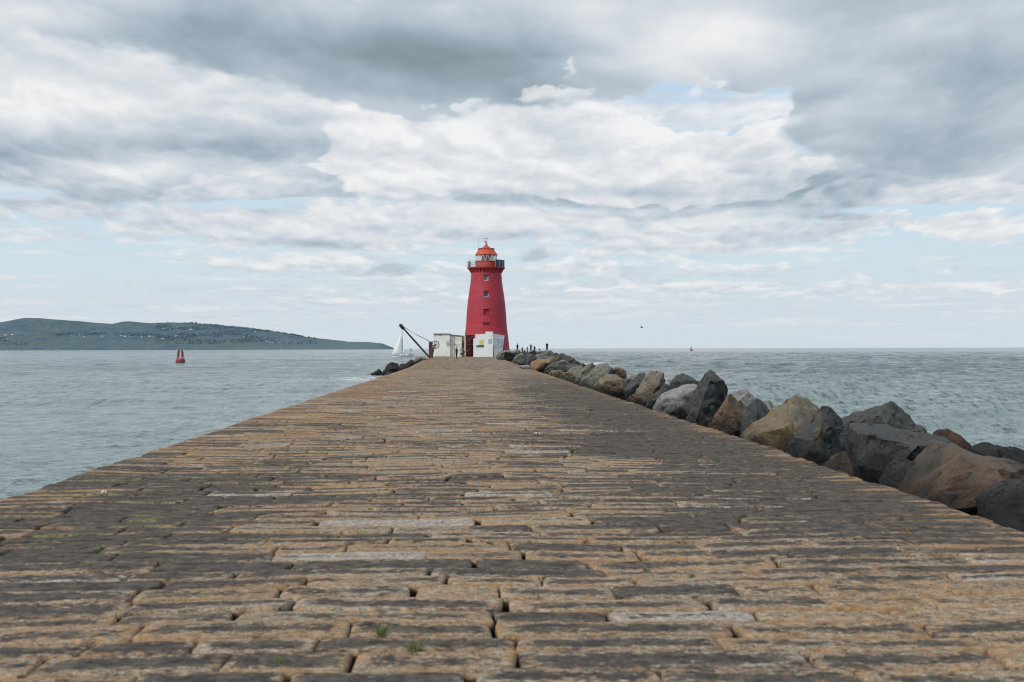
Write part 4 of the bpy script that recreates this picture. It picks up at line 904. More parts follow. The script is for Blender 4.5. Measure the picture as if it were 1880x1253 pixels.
# ================================================================== CRANE
def crane():
    CY = 157.0
    g = onz(791, 660.2, 0); CY = g.y
    RUST = simple('rusty_iron', (.085, .040, .034), .75, var=.45, sc_=3, dirt=((.17, .06, .035), .55), bmp=.4); BLK = simple('tarred_iron', (.022, .018, .019), .7, var=.35, sc_=3)
    c = thing('harbour_crane', 'old rusty hand crane with slanting jib and spoked wheel on the harbour edge', 'crane', (at(791, 655, CY).x, CY, 0)); ox = c.location.x
    X = lambda px: at(px, 640, CY).x-ox
    Z = lambda py: at(791, py, CY).z
    for s in (-1, 1):
        bm = NB(); box(bm, X(788.1), X(794.0), s*.32-.06, s*.32+.06, .02, Z(627.6), .02); obj('side_frame', bm, RUST, c)
    bm = NB(); box(bm, X(787.3), X(789.6), -.25, .25, .05, Z(627), .02); box(bm, X(791.5), X(794.6), -.24, .24, .10, 1.2, .04); obj('post', bm, RUST, c)
    bm = NB(); box(bm, X(785.6), X(796.2), -.6, .6, -.03, .14, .03); obj('base', bm, simple('orange_stone_base', (.42, .24, .13), .9), c)
    a, b = Vector((X(787.6), 0, .35)), Vector((X(736), 0, Z(598.2)))
    bm = NB(); tube(bm, [a, a.lerp(b, .5), b], [.12, .14, .11], 10); obj('jib', bm, BLK, c)
    dv = (b-a).normalized()
    bm = NB(); tube(bm, [b-dv*.72, b-dv*.35, b+dv*.05, b+dv*.28], [.14, .26, .25, .12], 10); obj('jib_head', bm, BLK, c)
    bm = NB()
    for s in (-1, 1):
        p0 = Vector((X(741+s*.6), s*.25, Z(600.5))); p1 = Vector((X(788.2), s*.25, Z(626.5+s*.8)))
        tube(bm, [p0, p0.lerp(p1, .5)+Vector((0, 0, -.10)), p1], .025, 5)
    obj('stay', bm, simple('grey_rod', (.20, .18, .20), .6), c)
    wc = Vector((X(799.2), -.45, Z(633.6))); R = 7.0*CY/F
    bm = NB()
    n = 32; tube(bm, [wc+Vector((R*math.cos(2*PI*k/n), 0, R*math.sin(2*PI*k/n))) for k in range(n+1)], .055, 6, False); tube(bm, [wc+Vector((0, -.12, 0)), wc+Vector((0, .35, 0))], .12, 10)
    for k in range(8): t = 2*PI*(k+.3)/8; tube(bm, [wc, wc+Vector((R*math.cos(t), 0, R*math.sin(t)))], [.045, .032], 6)
    obj('wheel', bm, RUST, c)
    w2 = Vector((X(795.8), -.38, Z(638.5))); R2 = 3.0*CY/F; bm = NB()
    tube(bm, [w2+Vector((R2*math.cos(2*PI*k/n), 0, R2*math.sin(2*PI*k/n))) for k in range(n+1)], .06, 6, False); tube(bm, [w2+Vector((0, -.1, 0)), w2+Vector((0, .3, 0))], .09, 8)
    for k in range(4): t = 2*PI*(k+.3)/4; tube(bm, [w2, w2+Vector((R2*math.cos(t), 0, R2*math.sin(t)))], .03, 5)
    obj('gear', bm, RUST, c)
    bm = NB(); tube(bm, [Vector((X(795), -.3, Z(641))), Vector((X(796.8), -.3, Z(645))), Vector((X(795), -.3, Z(650))), Vector((X(793.6), -.2, Z(655)))], .05, 6); box(bm, X(793.8), X(796.3), -.2, .2, Z(645.5), Z(640), .03); obj('brake', bm, RUST, c)
    # rail beside the steps
    f = thing('railing', 'low thin rusted railing left of the crane at the top of the steps', 'railing', (at(772, 655, 150).x, 150, -.3)); bm = NB()
    for k in range(6):
        x = (k-2.5)*.28; h = .9-.05*abs(k-2); tube(bm, [(x, 0, -.3), (x+random.uniform(-.04, .04), 0, h-.1)], .02, 5)
    for k in range(5):
        x = (k-2.5)*.28; tube(bm, [(x, 0, .75), (x+.28, 0, .75+random.uniform(-.06, .06))], .018, 5)
    obj('bars', bm, simple('grey_rust_bars', (.20, .17, .15), .7), f)
crane()
def posts():
    BL = simple('black_timber', (.045, .035, .034), .8, var=.4)
    for i, (px, top, bot, w, lb) in enumerate([(958.8, 638.2, 650, 2.6, 'thick black mooring post left of the row beside the nearest angler'), (968.2, 637.3, 648, 2.0, 'tallest slim black mooring post, middle of the row'), (990.8, 640.3, 646.5, 2.0, 'short black mooring post apart from the others, near the tallest angler')]):
        Y = 190; t = thing('mooring_post', lb, 'post', (at(px, 640, Y).x, Y, at(px, bot, Y).z-.5), group='black posts on the far rocks'); h = at(px, top, Y).z-t.location.z; r = w*Y/F/2
        bm = NB(); rr = lathe(bm, [(r, 0), (r*.96, h*.8), (r*.9, h-.03), (r*.75, h)], 10); bm.faces.new(rr[-1]); obj('shaft', bm, BL, t)
        bm = NB(); lathe(bm, [(r*1.02, h*.84), (r*1.15, h*.85), (r*1.15, h*.93), (r*1.0, h*.94)], 10); obj('collar', bm, BL, t)
    bm = NB(); t = thing('rusty_winch', 'dark rusty heap of winch gear beside the thick mooring post', 'winch', at(962, 649, 189))
    box(bm, -.35, .35, -.2, .2, -.6, .1, .05); tube(bm, [(-.4, 0, .25), (.35, 0, -.1)], .14, 8); obj('drum', bm, simple('wine_rust', (.06, .025, .03), .8, var=.4), t)
    bm = NB(); tube(bm, [(.2, 0, .1), (.5, .0, -.2), (.75, 0, -.3)], .08, 6); obj('arm', bm, BL, t)
posts()

# ================================================================== PEOPLE
SKIN = simple('skin', (.42, .24, .17), .6, var=.1); HAIR = simple('dark_hair', (.035, .025, .02), .7)
def skin_obj(name, chains, mat, parent, sub=1):
    """one connected skeleton: list of (points, radii) chains; a chain may start on an existing joint"""
    vs, es, rs, idx = [], [], [], {}
    for pts, rads in chains:
        prev = None
        for p, r in zip(pts, rads):
            k = tuple(round(c, 4) for c in p)
            if k not in idx: idx[k] = len(vs); vs.append(p); rs.append(r)
            if prev is not None and (prev, idx[k]) not in es: es.append((prev, idx[k]))
            prev = idx[k]
    me = bpy.data.meshes.new(name); me.from_pydata(vs, es, []); o = link(name, me, mat, parent)
    md = o.modifiers.new('skin', 'SKIN'); md.use_smooth_shade = True
    for i, r in enumerate(rs):
        sv = me.skin_vertices[0].data[i]; rr = r if isinstance(r, tuple) else (r, r); sv.radius = (rr[0]*1.22, rr[1]*1.22) if rr[0] > .02 else rr; sv.use_root = (i == 0)
    o.modifiers.new('sub', 'SUBSURF').levels = sub; o.modifiers['sub'].render_levels = sub
    return o
def person(loc, rz, label, top, legs, arms='down', H=1.74, bare_legs=False, top_long=True, hood=False, stance=.10, group=None, lean=0.0):
    t = thing('person', label, 'person', loc, rz, group); k = H/1.75
    P = lambda x, y, z: (x*k, (y+lean*max(0, z-.95))*k, z*k)       # faces -Y
    hip, hz = .09, .92
    chains = [([P(0, 0, .96), P(0, 0, 1.12), P(0, 0, 1.32), P(0, 0, 1.44), P(0, -.01, 1.52)], [(.135, .10), (.125, .095), (.16, .11), (.09, .075), (.055, .06)])]
    hand_pts = {}
    armp = {}
    for s in (-1, 1):
        chains.append(([P(0, 0, .96), P(s*hip, 0, .88), P(s*(stance), .0, .50), P(s*(stance+.01), .02, .10), P(s*(stance+.01), -.09, .035), P(s*(stance+.02), -.17, .03)], [.12, .095, .062, .042, .042, .03]))
        if arms == 'down': a = [(s*.19, 0, 1.41), (s*.25, .03, 1.13), (s*.26, -.05, .88)]
        elif arms == 'front': a = [(s*.19, 0, 1.41), (s*.26, -.02, 1.16), (s*.12, -.26, 1.20)]
        elif arms == 'phone': a = [(s*.19, 0, 1.41), (s*.24, -.05, 1.17), (s*.07, -.25, 1.36)]
        else: a = [(s*.19, 0, 1.41), (s*.27, -.12, 1.2), (s*.10-.0, -.42, 1.18 if s > 0 else 1.05)]
        armp[s] = a
        chains.append(([P(0, 0, 1.32)]+[P(*q) for q in a], [(.16, .11), .062, .046, .03]))
        w = Vector(a[2]); e = Vector(a[1]); d = (w-e).normalized(); side = d.cross(Vector((0, 1, .01))).normalized()
        palm = w+d*.07
        chains.append(([P(*w), P(*palm)], [.03, (.032, .018)]))
        for f, ln in zip((-1.5, -.5, .5, 1.5), (.062, .075, .08, .065)):
            b = palm+side*f*.018; c = b+d*ln*.6; e2 = c+d*ln*.5+Vector((0, -.015, -.01)); chains.append(([P(*palm), P(*b), P(*c), P(*e2)], [(.032, .018), .010, .009, .008]))
        th = w+d*.03; t1 = th+side*-.035+d*.02; t2 = t1+d*.035; chains.append(([P(*w), P(*t1), P(*t2)], [.03, .011, .009]))
    skin_obj('body', chains, SKIN, t)
    # head
    bm = NB(); bmesh.ops.create_uvsphere(bm, u_segments=16, v_segments=12, radius=1)
    for v in bm.verts:
        x, y, z = v.co; v.co = Vector((x*.075*(1-.18*max(0, -z)), y*.095-.02*max(0, -z)*(y < 0), z*.118))
    box(bm, -.012, .012, -.118, -.08, -.035, .015, .006); box(bm, -.028, .028, -.098, -.085, -.062, -.054)
    for s in (-1, 1): bmesh.ops.create_icosphere(bm, subdivisions=1, radius=.012, matrix=Matrix.Translation((s*.03, -.088, .01))); box(bm, s*.078-.008, s*.078+.008, -.01, .025, -.03, .03, .005)
    hd = obj('head', bm, SKIN, t, True); hd.location = P(0, -.015, 1.635); hd.scale = (k, k, k)
    bm = NB(); bmesh.ops.create_uvsphere(bm, u_segments=16, v_segments=10, radius=1)
    for v in bm.verts:
        x, y, z = v.co; z = max(z, -.35 if y > .1 else .25 if y < -.2 else -.05); v.co = Vector((x*.085, y*.105+.008, z*.128+.004))
    hr = obj('hood' if hood else 'hair', bm, top if hood else HAIR, t, True); hr.location = P(0, -.012, 1.64); hr.scale = (k, k, k)
    # clothing
    ch = [([P(0, 0, .74), P(0, 0, .88), P(0, 0, 1.10), P(0, 0, 1.32), P(0, 0, 1.45)], [(.185, .15), (.185, .15), (.165, .135), (.185, .13), (.10, .09)])]
    for s in (-1, 1):
        a = armp[s]; w = Vector(a[1]).lerp(Vector(a[2]), .92 if top_long else .02); ch.append(([P(0, 0, 1.32), P(*a[0]), P(*a[1]), P(*w)] if top_long else [P(0, 0, 1.32), P(*a[0]), P(*Vector(a[0]).lerp(Vector(a[1]), .85))], [(.185, .13), .08, .062, .048] if top_long else [(.185, .13), .08, .066]))
    skin_obj('jacket' if top_long else 'shirt', ch, top, t)
    ch = [([P(0, 0, 1.08), P(0, 0, .94)], [(.135, .11), (.155, .125)])]
    for s in (-1, 1):
        if bare_legs: ch.append(([P(0, 0, .94), P(s*hip, 0, .84), P(s*(stance), 0, .55)], [(.15, .12), .115, .10]))
        else: ch.append(([P(0, 0, .94), P(s*hip, 0, .84), P(s*stance, 0, .50), P(s*(stance+.01), .015, .08)], [(.17, .14), .128, .078, .062]))
    skin_obj('shorts' if bare_legs else 'trousers', ch, legs, t)
    for s in (-1, 1):
        bm = NB(); box(bm, -.05, .05, -.20, .07, 0, .085, .03); sh = obj('shoe', bm, simple('dark_shoe', (.03, .03, .03), .6), t); sh.location = P(s*(stance+.012), 0, -.01)
    return t
BLKC = simple('black_cloth', (.020, .020, .024), .9); NAVY = simple('navy_cloth', (.035, .04, .06), .9); GRYC = simple('grey_lilac_cloth', (.17, .18, .22), .9); JEANS = simple('dark_denim', (.04, .045, .06), .9); BLUC = simple('blue_white_top', (.30, .34, .46), .85, var=.5, sc_=9)
PG = 'people near the lighthouse'
p1 = onz(838.2, 658.6, 0); p2 = onz(847.6, 658.6, 0)
person(p1, math.radians(65), 'person in black hooded jacket and black trousers, standing left of the pair by the gate', BLKC, BLKC, 'front', 1.74, hood=True, stance=.07, group=PG)
person(p2, math.radians(10), 'person in blue and white top and dark shorts, right of the pair by the gate', BLUC, BLKC, 'phone', 1.74, bare_legs=True, top_long=False, group=PG)
bpo = thing('camera_bag', 'small black bag slung beside the person in shorts', 'bag', (p2.x+.36, p2.y-.1, 1.02)); bm = NB(); box(bm, -.13, .13, -.07, .07, -.2, .1, .03); obj('pouch', bm, BLKC, bpo); bm = NB(); tube(bm, [(-.1, 0, .1), (-.22, 0, .38), (-.3, .02, .42)], .015, 5); obj('strap', bm, BLKC, bpo)
for (px, head, feet, Y, rz, lb, tc, lc, arm, st) in [
    (950, 631.0, 647.0, 215, 60, 'angler in dark clothes nearest the lighthouse, left of the mooring posts', BLKC, JEANS, 'front', .07),
    (974.6, 631.0, 645.5, 230, -10, 'angler in grey lilac top with one arm out, between the posts', GRYC, GRYC, 'reach', .09),
    (981.4, 635.0, 648.0, 225, 110, 'smaller person in dark clothes right beside the grey lilac angler', NAVY, BLKC, 'front', .08),
    (1004.3, 629.0, 644.0, 225, 0, 'tallest dark figure standing alone on the highest rock at the right', BLKC, JEANS, 'phone', .10)]:
    b = at(px, feet, Y); person(b, math.radians(rz), lb, tc, lc, arm, H=(feet-head)*Y/F, stance=st, group='anglers on the far rocks')
    rock([(px-6, feet+1.6), (px-5, feet+.3), (px, feet-.1), (px+5, feet+.2), (px+7, feet+2), (px+5, feet+7), (px-5, feet+7)], Y+.4, 'green', {950: 'flat topped rock under the angler nearest the lighthouse', 974.6: 'flat topped rock under the grey lilac angler', 981.4: 'flat topped rock under the smaller dark clothed person', 1004.3: 'flat topped rock under the tallest angler'}[px], seed=int(px), cuts=3, group='far boulders by the lighthouse', drop=1.5)
rod = thing('fishing_rod', 'thin fishing rod held out to the right by the grey lilac angler', 'rod', at(976, 636, 229.6)); bm = NB(); tube(bm, [(0, 0, 0), (.5, -.2, -.25), (.9, -.3, -.42)], [.03, .02, .012], 5); obj('pole', bm, BLKC, rod)
bm = NB(); tube(bm, [(-.08, 0, .04), (.08, -.03, -.04)], .035, 6); obj('grip', bm, DARK, rod)

# ================================================================== BOATS, BUOYS, BIRD
def sailboat():
    Y = 4.1*F/(657.6-641); O = at(739, 640, Y); 
    t = thing('sailing_boat', 'white sailing yacht under full white sails passing behind the crane jib', 'sailboat', (O.x, Y, WATER)); s = Y/F
    hullm = simple('white_hull', (.80, .81, .82), .35, var=.04); navy = simple('navy_stripe', (.06, .08, .12), .4)
    def X(px): return (px-739)*s
    def Z(py): return (657.6-py)*s
    bm = NB(); secs = [(719, .04, 652.0), (723, .55, 652.6), (730, 1.1, 653.0), (740, 1.45, 653.3), (750, 1.4, 653.4), (759, 1.05, 653.2)]; prev = None
    for px, hb, top in secs:
        r = [bm.verts.new(p) for p in ((X(px), -hb, Z(top)), (X(px)+(.25 if px < 722 else 0), -hb*.8, .25), (X(px)+(.8 if px < 722 else 0), 0, -.35), (X(px)+(.25 if px < 722 else 0), hb*.8, .25), (X(px), hb, Z(top)))]
        if prev:
            for k in range(4): bm.faces.new((prev[k], prev[k+1], r[k+1], r[k]))
            bm.faces.new((prev[4], prev[0], r[0], r[4]))
        else: bm.faces.new(r)
        prev = r
    bm.faces.new(prev); obj('hull', bm, hullm, t)
    bm = NB(); pts = [(X(px)-.02, -hb-.02, Z(top)-.22) for px, hb, top in secs]; tube(bm, pts, .07, 4); obj('stripe', bm, navy, t)
    bm = NB(); box(bm, X(734), X(748), -.8, .8, Z(653.4), Z(651.3), .12); cb = obj('cabin', bm, hullm, t); bm = NB(); box(bm, X(737), X(745.5), -.815, .815, Z(652.8), Z(652.0)); obj('window', bm, navy, cb)
    mx = X(737); bm = NB(); tube(bm, [(mx, 0, Z(653)), (mx+.35, 0, Z(603.5))], [.10, .07], 8); obj('mast', bm, simple('grey_mast', (.35, .36, .38), .4, metal=.4), t)
    bm = NB(); tube(bm, [(mx, 0, Z(648.8)), (X(741.5), -1.5, Z(648.0))], .07, 6); obj('boom', bm, simple('grey_boom', (.3, .31, .33), .4), t)
    sail = simple('sailcloth', (.78, .79, .80), .7, var=.06, sc_=.35)
    def sheet(a, b, c, belly, n=10):
        bm = NB(); a, b, c = map(Vector, (a, b, c)); rows = []
        for i in range(n+1):
            u = i/n; p = a.lerp(c, u); q = b.lerp(c, u); row = []
            for j in range(n+1):
                v = j/n; w = p.lerp(q, v)+Vector((0, -belly*math.sin(PI*v)*math.sin(PI*min(1, u*1.1+.08))*(1-u*.6), 0)); row.append(bm.verts.new(w))
            rows.append(row)
        for i in range(n):
            for j in range(n): bm.faces.new((rows[i][j], rows[i][j+1], rows[i+1][j+1], rows[i+1][j]))
        bmesh.ops.remove_doubles(bm, verts=bm.verts[:], dist=.001); return bm
    obj('jib', sheet((X(719.3), 0, Z(651.0)), (X(737.5), -1.2, Z(646.8)), (mx+.30, 0, Z(605)), 1.0), sail, t, True)
    obj('mainsail', sheet((mx+.1, 0, Z(647.5)), (X(741.6), -1.6, Z(646.6)), (mx+.36, 0, Z(606)), -.5), sail, t, True)
    bm = NB(); tube(bm, [(X(719), 0, Z(652)), (mx+.35, 0, Z(604))], .025, 4); tube(bm, [(X(757), 0, Z(653)), (mx+.35, 0, Z(604))], .022, 4); obj('rigging', bm, navy, t)
    bm = NB(); tube(bm, [(X(750), 0, Z(653)), (X(750), 0, Z(651)), (X(758), 0, Z(651)), (X(758), 0, Z(653))], .03, 4); obj('guard_rail', bm, navy, t)
    person(Vector((O.x+X(752.3), Y, WATER+.45)), 1.2, 'dark clothed sailor seated left in the cockpit of the yacht', NAVY, BLKC, 'front', 1.5, group='crew of the yacht')
    person(Vector((O.x+X(755.6), Y+.3, WATER+.45)), -1.2, 'dark clothed sailor right in the cockpit at the yacht stern', BLKC, BLKC, 'front', 1.45, group='crew of the yacht')
sailboat()
def buoy(px, py, w, h, label, colr=(.34, .03, .032), group='red channel buoys'):
    hor = 640.2-(px-940)*.0021; Y = 4.1*F/(py-hor); s = Y/F
    t = thing('buoy', label, 'buoy', (at(px, 640, Y).x, Y, WATER), group=group); R = w*s/2; Hh = h*s
    cm = simple('buoy_paint', colr, .5, var=.3, sc_=1.5, dirt=((.12, .03, .03), .4)); bk = simple('weedy_black', (.03, .015, .015), .7)
    bm = NB(); r = lathe(bm, [(R*.9, -.3), (R, -.05), (R, Hh*.10)], 20); obj('waterline_band', bm, bk, t)
    bm = NB(); r = lathe(bm, [(R*.985, Hh*.10), (R*.96, Hh*.24), (R*.80, Hh*.34), (.02, Hh*.36)], 20); obj('float', bm, cm, t)
    m2 = simple('buoy_lattice', tuple(c*.75 for c in colr), .5, var=.3)
    bm = NB(); q = R*.62; top = Hh*.93; qt = R*.42
    for sx in (-1, 1):
        for sy in (-1, 1):
            tube(bm, [(sx*q, sy*q, Hh*.3), (sx*qt, sy*qt, top)], R*.055, 5)
        for k in range(5):
            z0 = Hh*(.35+.115*k); z1 = z0+Hh*.115; f0 = q+(qt-q)*(z0/Hh-.3)/.63; f1 = q+(qt-q)*(z1/Hh-.3)/.63
            tube(bm, [(sx*f0, -f0, z0), (sx*f1*.5, -f1, z1)], R*.04, 4); tube(bm, [(sx*f0*.45, -f0, z0), (sx*f1, -f1, z1)], R*.04, 4); tube(bm, [(sx*f0, f0, z0), (sx*f1*.5, f1, z1)], R*.04, 4)
    for sx in (-1, 1):
        box(bm, sx*q*.62-R*.14, sx*q*.62+R*.14, -R*.1, R*.1, Hh*.55, top, .02)
    obj('tower_frame', bm, m2, t)
    bm = NB(); box(bm, -R*.48, -R*.05, -R*.2, R*.2, top, top+Hh*.05, .01); obj('topmark', bm, m2, t)
    bm = NB(); r = lathe(bm, [(R*.13, top-.02), (R*.13, top+Hh*.06), (R*.02, top+Hh*.09)], 10); l = obj('light', bm, bk, t); l.location.x = R*.28
buoy(331.3, 667.2, 17.2, 24.5, 'large red lattice buoy floating in the left part of the bay')
buoy(1269.3, 644.8, 5.2, 7.2, 'small distant red buoy on the open sea right of the lighthouse')
buoy(754.2, 645.0, 3.0, 5.5, 'tiny dark green buoy far behind the crane jib and the yacht', (.05, .13, .09), 'green channel buoys')
def bird():
    p = at(1178, 601.5, 150); t = thing('seabird', 'dark seabird flying above the sea right of the lighthouse', 'bird', p); t.rotation_euler = (0, .5, .9)
    bm = NB(); tube(bm, [(0, -.20, 0), (0, -.12, .015), (0, .02, 0), (0, .16, 0), (0, .25, 0)], [.015, .045, .06, .04, .01], 8)
    for s in (-1, 1):
        a = [Vector((s*.03, -.05, .02)), Vector((s*.2, -.08, .12)), Vector((s*.42, .02, .05))]; b = [Vector((s*.03, .07, .02)), Vector((s*.2, .05, .12)), Vector((s*.43, .04, .05))]
        A = [bm.verts.new(v) for v in a]; B = [bm.verts.new(v) for v in b]
        for k in range(2): bm.faces.new((A[k], A[k+1], B[k+1], B[k]))
    obj('body', bm, simple('dark_plumage', (.08, .08, .085), .8), t)
bird()

# ================================================================== HEADLAND
SKY = [(-420, 633), (-260, 622), (-120, 607), (-40, 600), (0, 597), (20, 592), (58, 585), (90, 586), (150, 590), (190, 594), (216, 595.5), (232, 592), (245, 591), (280, 594), (310, 592.5), (360, 594), (420, 600), (470, 605), (520, 612), (560, 618), (590, 622), (640, 627.8), (680, 628.8), (700, 631), (710, 635), (719, 640.5), (724, 643)]
HY0, HY1 = 5600.0, 6500.0
def hill_h(x, y):
    """height above the sea for a world point of the headland"""
    px = 858+x/HY1*F
    top = np.interp(px, [a for a, _ in SKY], [1.5+(640.2-(px_-940)*.0021-b)*HY1/F-WATER for px_, b in SKY])
    t = np.clip((y-HY0)/(HY1-HY0), 0, 1.6)
    prof = np.where(t < 1, np.interp(t, [0, .04, .25, .6, .9, 1.0], [0, .14, .34, .70, .95, 1.0]), 1-(t-1)**1.4)
    return np.maximum(top, -4)*prof
def headland():
    xs = np.linspace((-420-858)/F*HY1, (724-858)/F*HY1, 420); ys = np.linspace(HY0, HY1+420, 70)
    X, Y = np.meshgrid(xs, ys); Z = hill_h(X, Y)
    N = np.array([noise.fractal(Vector((x*.006, y*.006, 0)), 1.0, 2.0, 5) for x, y in zip(X.ravel(), Y.ravel())]).reshape(X.shape)
    t = (Y-HY0)/(HY1-HY0); Z = Z+N*np.clip(Z, 0, 60)*.16*np.where(np.abs(t-1) < .12, .25, 1)
    V = np.stack([X, Y, Z+WATER-.5], -1).reshape(-1, 3); n = len(xs)
    i = np.arange(len(ys)-1)[:, None]*n+np.arange(n-1)[None]; Fq = np.stack([i, i+1, i+n+1, i+n], -1).reshape(-1, 4)
    m, T = new_mat('hazy_heath'); p = geo_co(T); s = T.node('ShaderNodeSeparateXYZ', {0: p})
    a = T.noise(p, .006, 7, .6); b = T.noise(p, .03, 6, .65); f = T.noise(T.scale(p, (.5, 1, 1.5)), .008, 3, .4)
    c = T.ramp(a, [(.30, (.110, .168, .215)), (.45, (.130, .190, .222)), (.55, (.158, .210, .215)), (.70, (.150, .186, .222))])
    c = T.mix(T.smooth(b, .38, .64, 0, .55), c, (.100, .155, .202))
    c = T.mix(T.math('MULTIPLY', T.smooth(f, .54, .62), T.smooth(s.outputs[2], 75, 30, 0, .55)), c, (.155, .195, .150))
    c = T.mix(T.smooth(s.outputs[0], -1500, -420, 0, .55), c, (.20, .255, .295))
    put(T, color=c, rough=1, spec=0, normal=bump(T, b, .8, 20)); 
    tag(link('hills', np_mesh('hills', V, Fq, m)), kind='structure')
headland()
def on_hill(px, py):
    d = ray(px, py)
    for k in range(400):
        Y = HY0+k*(HY1-HY0)/400; p = CAM+d*(Y/d.y)
        if hill_h(p.x, p.y)+WATER >= p.z: return p
    return None
def woods():
    V, Fc = [], []; base = bmesh.new(); bmesh.ops.create_icosphere(base, subdivisions=1, radius=1); bv = [v.co.copy() for v in base.verts]; bf = [[v.index for v in f.verts] for f in base.faces]; base.free()
    rnd = random.Random(5); cnt = 0
    def add(p, r):
        o = len(V)
        for v in bv: V.append((p.x+v.x*r*1.3*rnd.uniform(.7, 1.2), p.y+v.y*r, p.z+v.z*r*rnd.uniform(.7, 1.1)+r*.3))
        for f in bf: Fc.append([i+o for i in f])
    for _ in range(3600):
        px = rnd.choice([rnd.uniform(285, 580), rnd.uniform(285, 470), rnd.uniform(0, 300)])
        sk = float(np.interp(px, [a for a, _ in SKY], [b for _, b in SKY]))
        if px > 285: py = rnd.uniform(sk+.5, min(632, sk+38))
        else: py = rnd.uniform(611, 616) if px > 110 else rnd.uniform(617, 633) if px < 52 else rnd.uniform(613, 617)
        if rnd.random() < .45: continue
        p = on_hill(px, py)
        if p: add(p, rnd.uniform(2.0, 5.0))
    for _ in range(240):
        px = rnd.triangular(330, 590, 470); x = (px-858)/F*HY1; y = HY1-rnd.uniform(0, 60); z = float(hill_h(x, y))+WATER
        add(Vector((x, y, z)), rnd.uniform(2.5, 7.5))
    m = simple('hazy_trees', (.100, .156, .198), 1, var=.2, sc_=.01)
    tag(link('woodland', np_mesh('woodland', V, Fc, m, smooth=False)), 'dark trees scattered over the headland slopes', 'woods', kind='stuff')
woods()
def houses():
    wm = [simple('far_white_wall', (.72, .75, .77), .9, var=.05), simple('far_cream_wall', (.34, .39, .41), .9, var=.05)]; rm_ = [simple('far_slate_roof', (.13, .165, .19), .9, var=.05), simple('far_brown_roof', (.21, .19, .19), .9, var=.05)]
    L1 = [(685,235,35),(738,228,14),(780,240,14),(845,235,34),(895,236,22),(950,237,38),(1010,240,22),(1070,240,20),(1130,235,26),(1165,238,18),(1215,240,30),(1320,245,12),(1393,237,16),(1425,238,14),(1480,240,22),(1510,258,40),(1565,238,18),(1605,268,14),(1645,235,18),(1530,165,30),(1625,182,12),(1768,172,44),(1758,212,22),(1835,215,22),(1815,250,24),(1850,255,22),(1875,208,14),(50,225,26),(110,220,18),(150,218,10)]
    L2 = [(30,250,18),(55,215,22),(95,208,14),(150,250,42),(205,262,22),(260,260,14),(300,200,14),(490,243,18),(600,198,16),(712,235,10),(710,285,16),(740,297,14),(765,292,10),(715,300,16),(570,270,10),(920,228,14)]
    pts = [(a/5.08, 570+b/5.08, w/5.08) for a, b, w in L1]+[(350+a/5.08, 570+b/5.08, w/5.08) for a, b, w in L2]
    pts.sort()
    rnd = random.Random(3)
    sizes = ['small', 'tiny', 'low', 'long', 'compact']
    for i, (px, py, w) in enumerate(pts):
        p = on_hill(px, py+1.0)
        if not p: continue
        s = p.y/F; W = w*s; Hh = (1.05+.35*rnd.random())*s; D = 9; white = rnd.random() < .7
        where = 'far left of the headland' if px < 60 else 'in the row along the middle of the hillside' if px < 250 else 'among the trees of the wooded slope' if px < 400 else 'on the lower slope towards the point'
        t = thing('hillside_house', f"{'long' if w > 5 else 'small'} {'white' if white else 'cream'} house {where}", 'house', (p.x, p.y, p.z-1.2), group=f"{'long' if w > 5 else 'small'} {'white' if white else 'cream'} houses {where}")
        bm = NB(); box(bm, -W/2, W/2, 0, D, -2, Hh); obj('wall', bm, wm[0 if white else 1], t)
        bm = NB(); rh = .55*s
        v = [bm.verts.new(q) for q in ((-W/2-.4, -.5, Hh-.05), (W/2+.4, -.5, Hh-.05), (W/2+.4, D+.5, Hh-.05), (-W/2-.4, D+.5, Hh-.05), (-W/2+.5, D/2, Hh+rh), (W/2-.5, D/2, Hh+rh))]
        for f in ((0, 1, 5, 4), (2, 3, 4, 5), (1, 2, 5), (3, 0, 4), (3, 2, 1, 0)): bm.faces.new([v[k] for k in f])
        obj('roof', bm, rm_[rnd.random() < .3], t)
    p = at(308, 592.5, HY1); t = thing('mast', 'thin radio mast on the skyline of the headland', 'mast', (p.x, HY1, p.z-2)); bm = NB(); tube(bm, [(0, 0, 0), (0, 0, 22)], [.8, .4], 4); obj('pole', bm, simple('hazy_steel', (.25, .3, .33), .8), t); bm = NB(); tube(bm, [(-2, 0, 18), (2, 0, 18)], .4, 4); obj('crossarm', bm, simple('hazy_steel', (.25, .3, .33), .8), t)
houses()

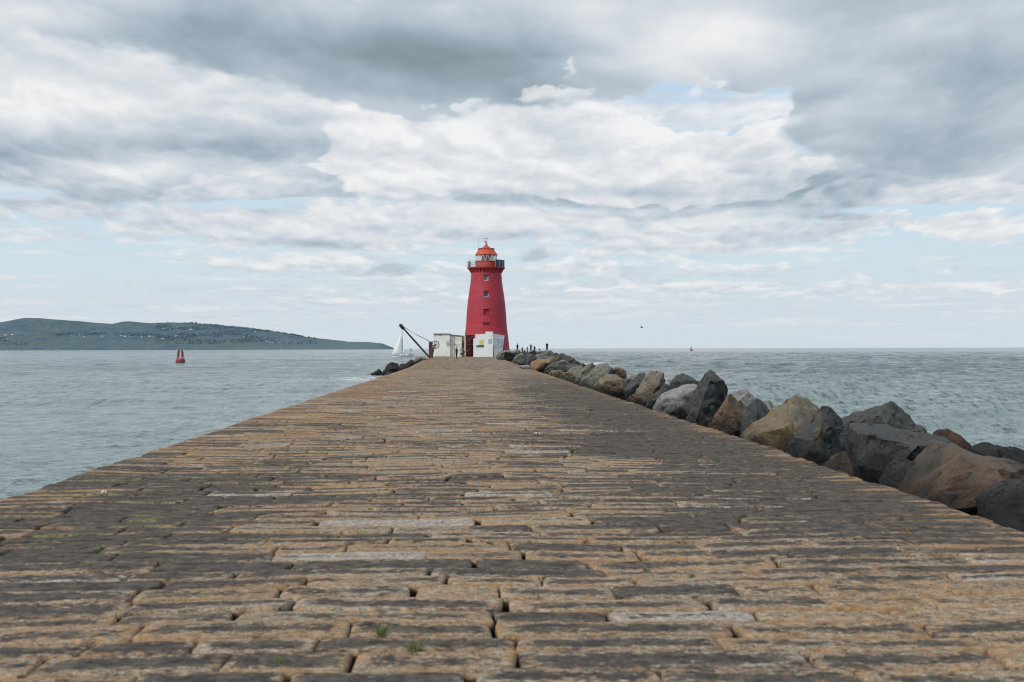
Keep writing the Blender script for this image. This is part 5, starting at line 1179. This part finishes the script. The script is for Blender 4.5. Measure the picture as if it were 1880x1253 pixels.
# ================================================================== SMALL THINGS ON THE PAVEMENT
def tufts():
    gm = simple('green_weed', (.17, .19, .075), .8, var=.35, sc_=8)
    data = [(700, 1178, .095, 'tallest green grass tuft in a joint near the bottom centre, left one'), (758, 1207, .085, 'green grass tuft in a joint at the bottom, right of the tallest one'), (899, 1005, .055, 'short yellow green weed in a joint ahead of the tufts'), (512, 1226, .055, 'low green weed at the bottom left of the tufts'), (236, 1190, .03, 'low moss green weed in a left joint'), (1187, 1052, .03, 'small weed beside a joint right of centre'), (826, 896, .035, 'small bright weed far up the middle of the pavement'), (1270, 1062, .03, 'thin weed in a right hand joint')]
    for i, (px, py, h, lb) in enumerate(data):
        g = onz(px, py, -.02); rnd = random.Random(i); bm = NB()
        for k in range(46):
            a = rnd.uniform(0, 2*PI); r = rnd.uniform(0, .022); x, y = r*math.cos(a), r*math.sin(a)*1.5; ln = h*rnd.uniform(.5, 1.15); dx, dy = rnd.gauss(0, .35)*ln, rnd.gauss(0, .35)*ln; w = .0022+rnd.random()*.0025
            v = [bm.verts.new(q) for q in ((x-w, y, 0), (x+w, y, 0), (x+dx*.4+w*.8, y+dy*.4, ln*.6), (x+dx*.4-w*.8, y+dy*.4, ln*.6), (x+dx, y+dy, ln))]; bm.faces.new(v[:4]); bm.faces.new((v[3], v[2], v[4]))
        o = obj('grass_tuft', bm, gm); o.location = g; tag(o, lb, 'plant', 'weeds growing in the paving joints')
    wm = simple('white_scrap', (.78, .77, .74), .7)
    for px, py, w, lb in ((190, 909, .028, 'small white scrap lying near the left edge of the pavement'), (985, 799, .055, 'white paper scrap lying on the middle of the pavement'), (920, 641, 0, '')):
        if not w: continue
        g = onz(px, py, .01); bm = NB(); n = 6; vs = [[bm.verts.new(((i/n-.5)*w*2, (j/n-.5)*w, .012+.012*math.sin(i*1.7+j)+.006*math.cos(j*2.3))) for i in range(n+1)] for j in range(n+1)]
        for j in range(n):
            for i in range(n): bm.faces.new((vs[j][i], vs[j][i+1], vs[j+1][i+1], vs[j+1][i]))
        o = obj('paper_scrap', bm, wm); o.location = g+Vector((0, 0, .02)); tag(o, lb, 'litter', 'scraps on the pavement')
tufts()
sc.cycles.max_bounces = 4; sc.cycles.filter_width = 1.15
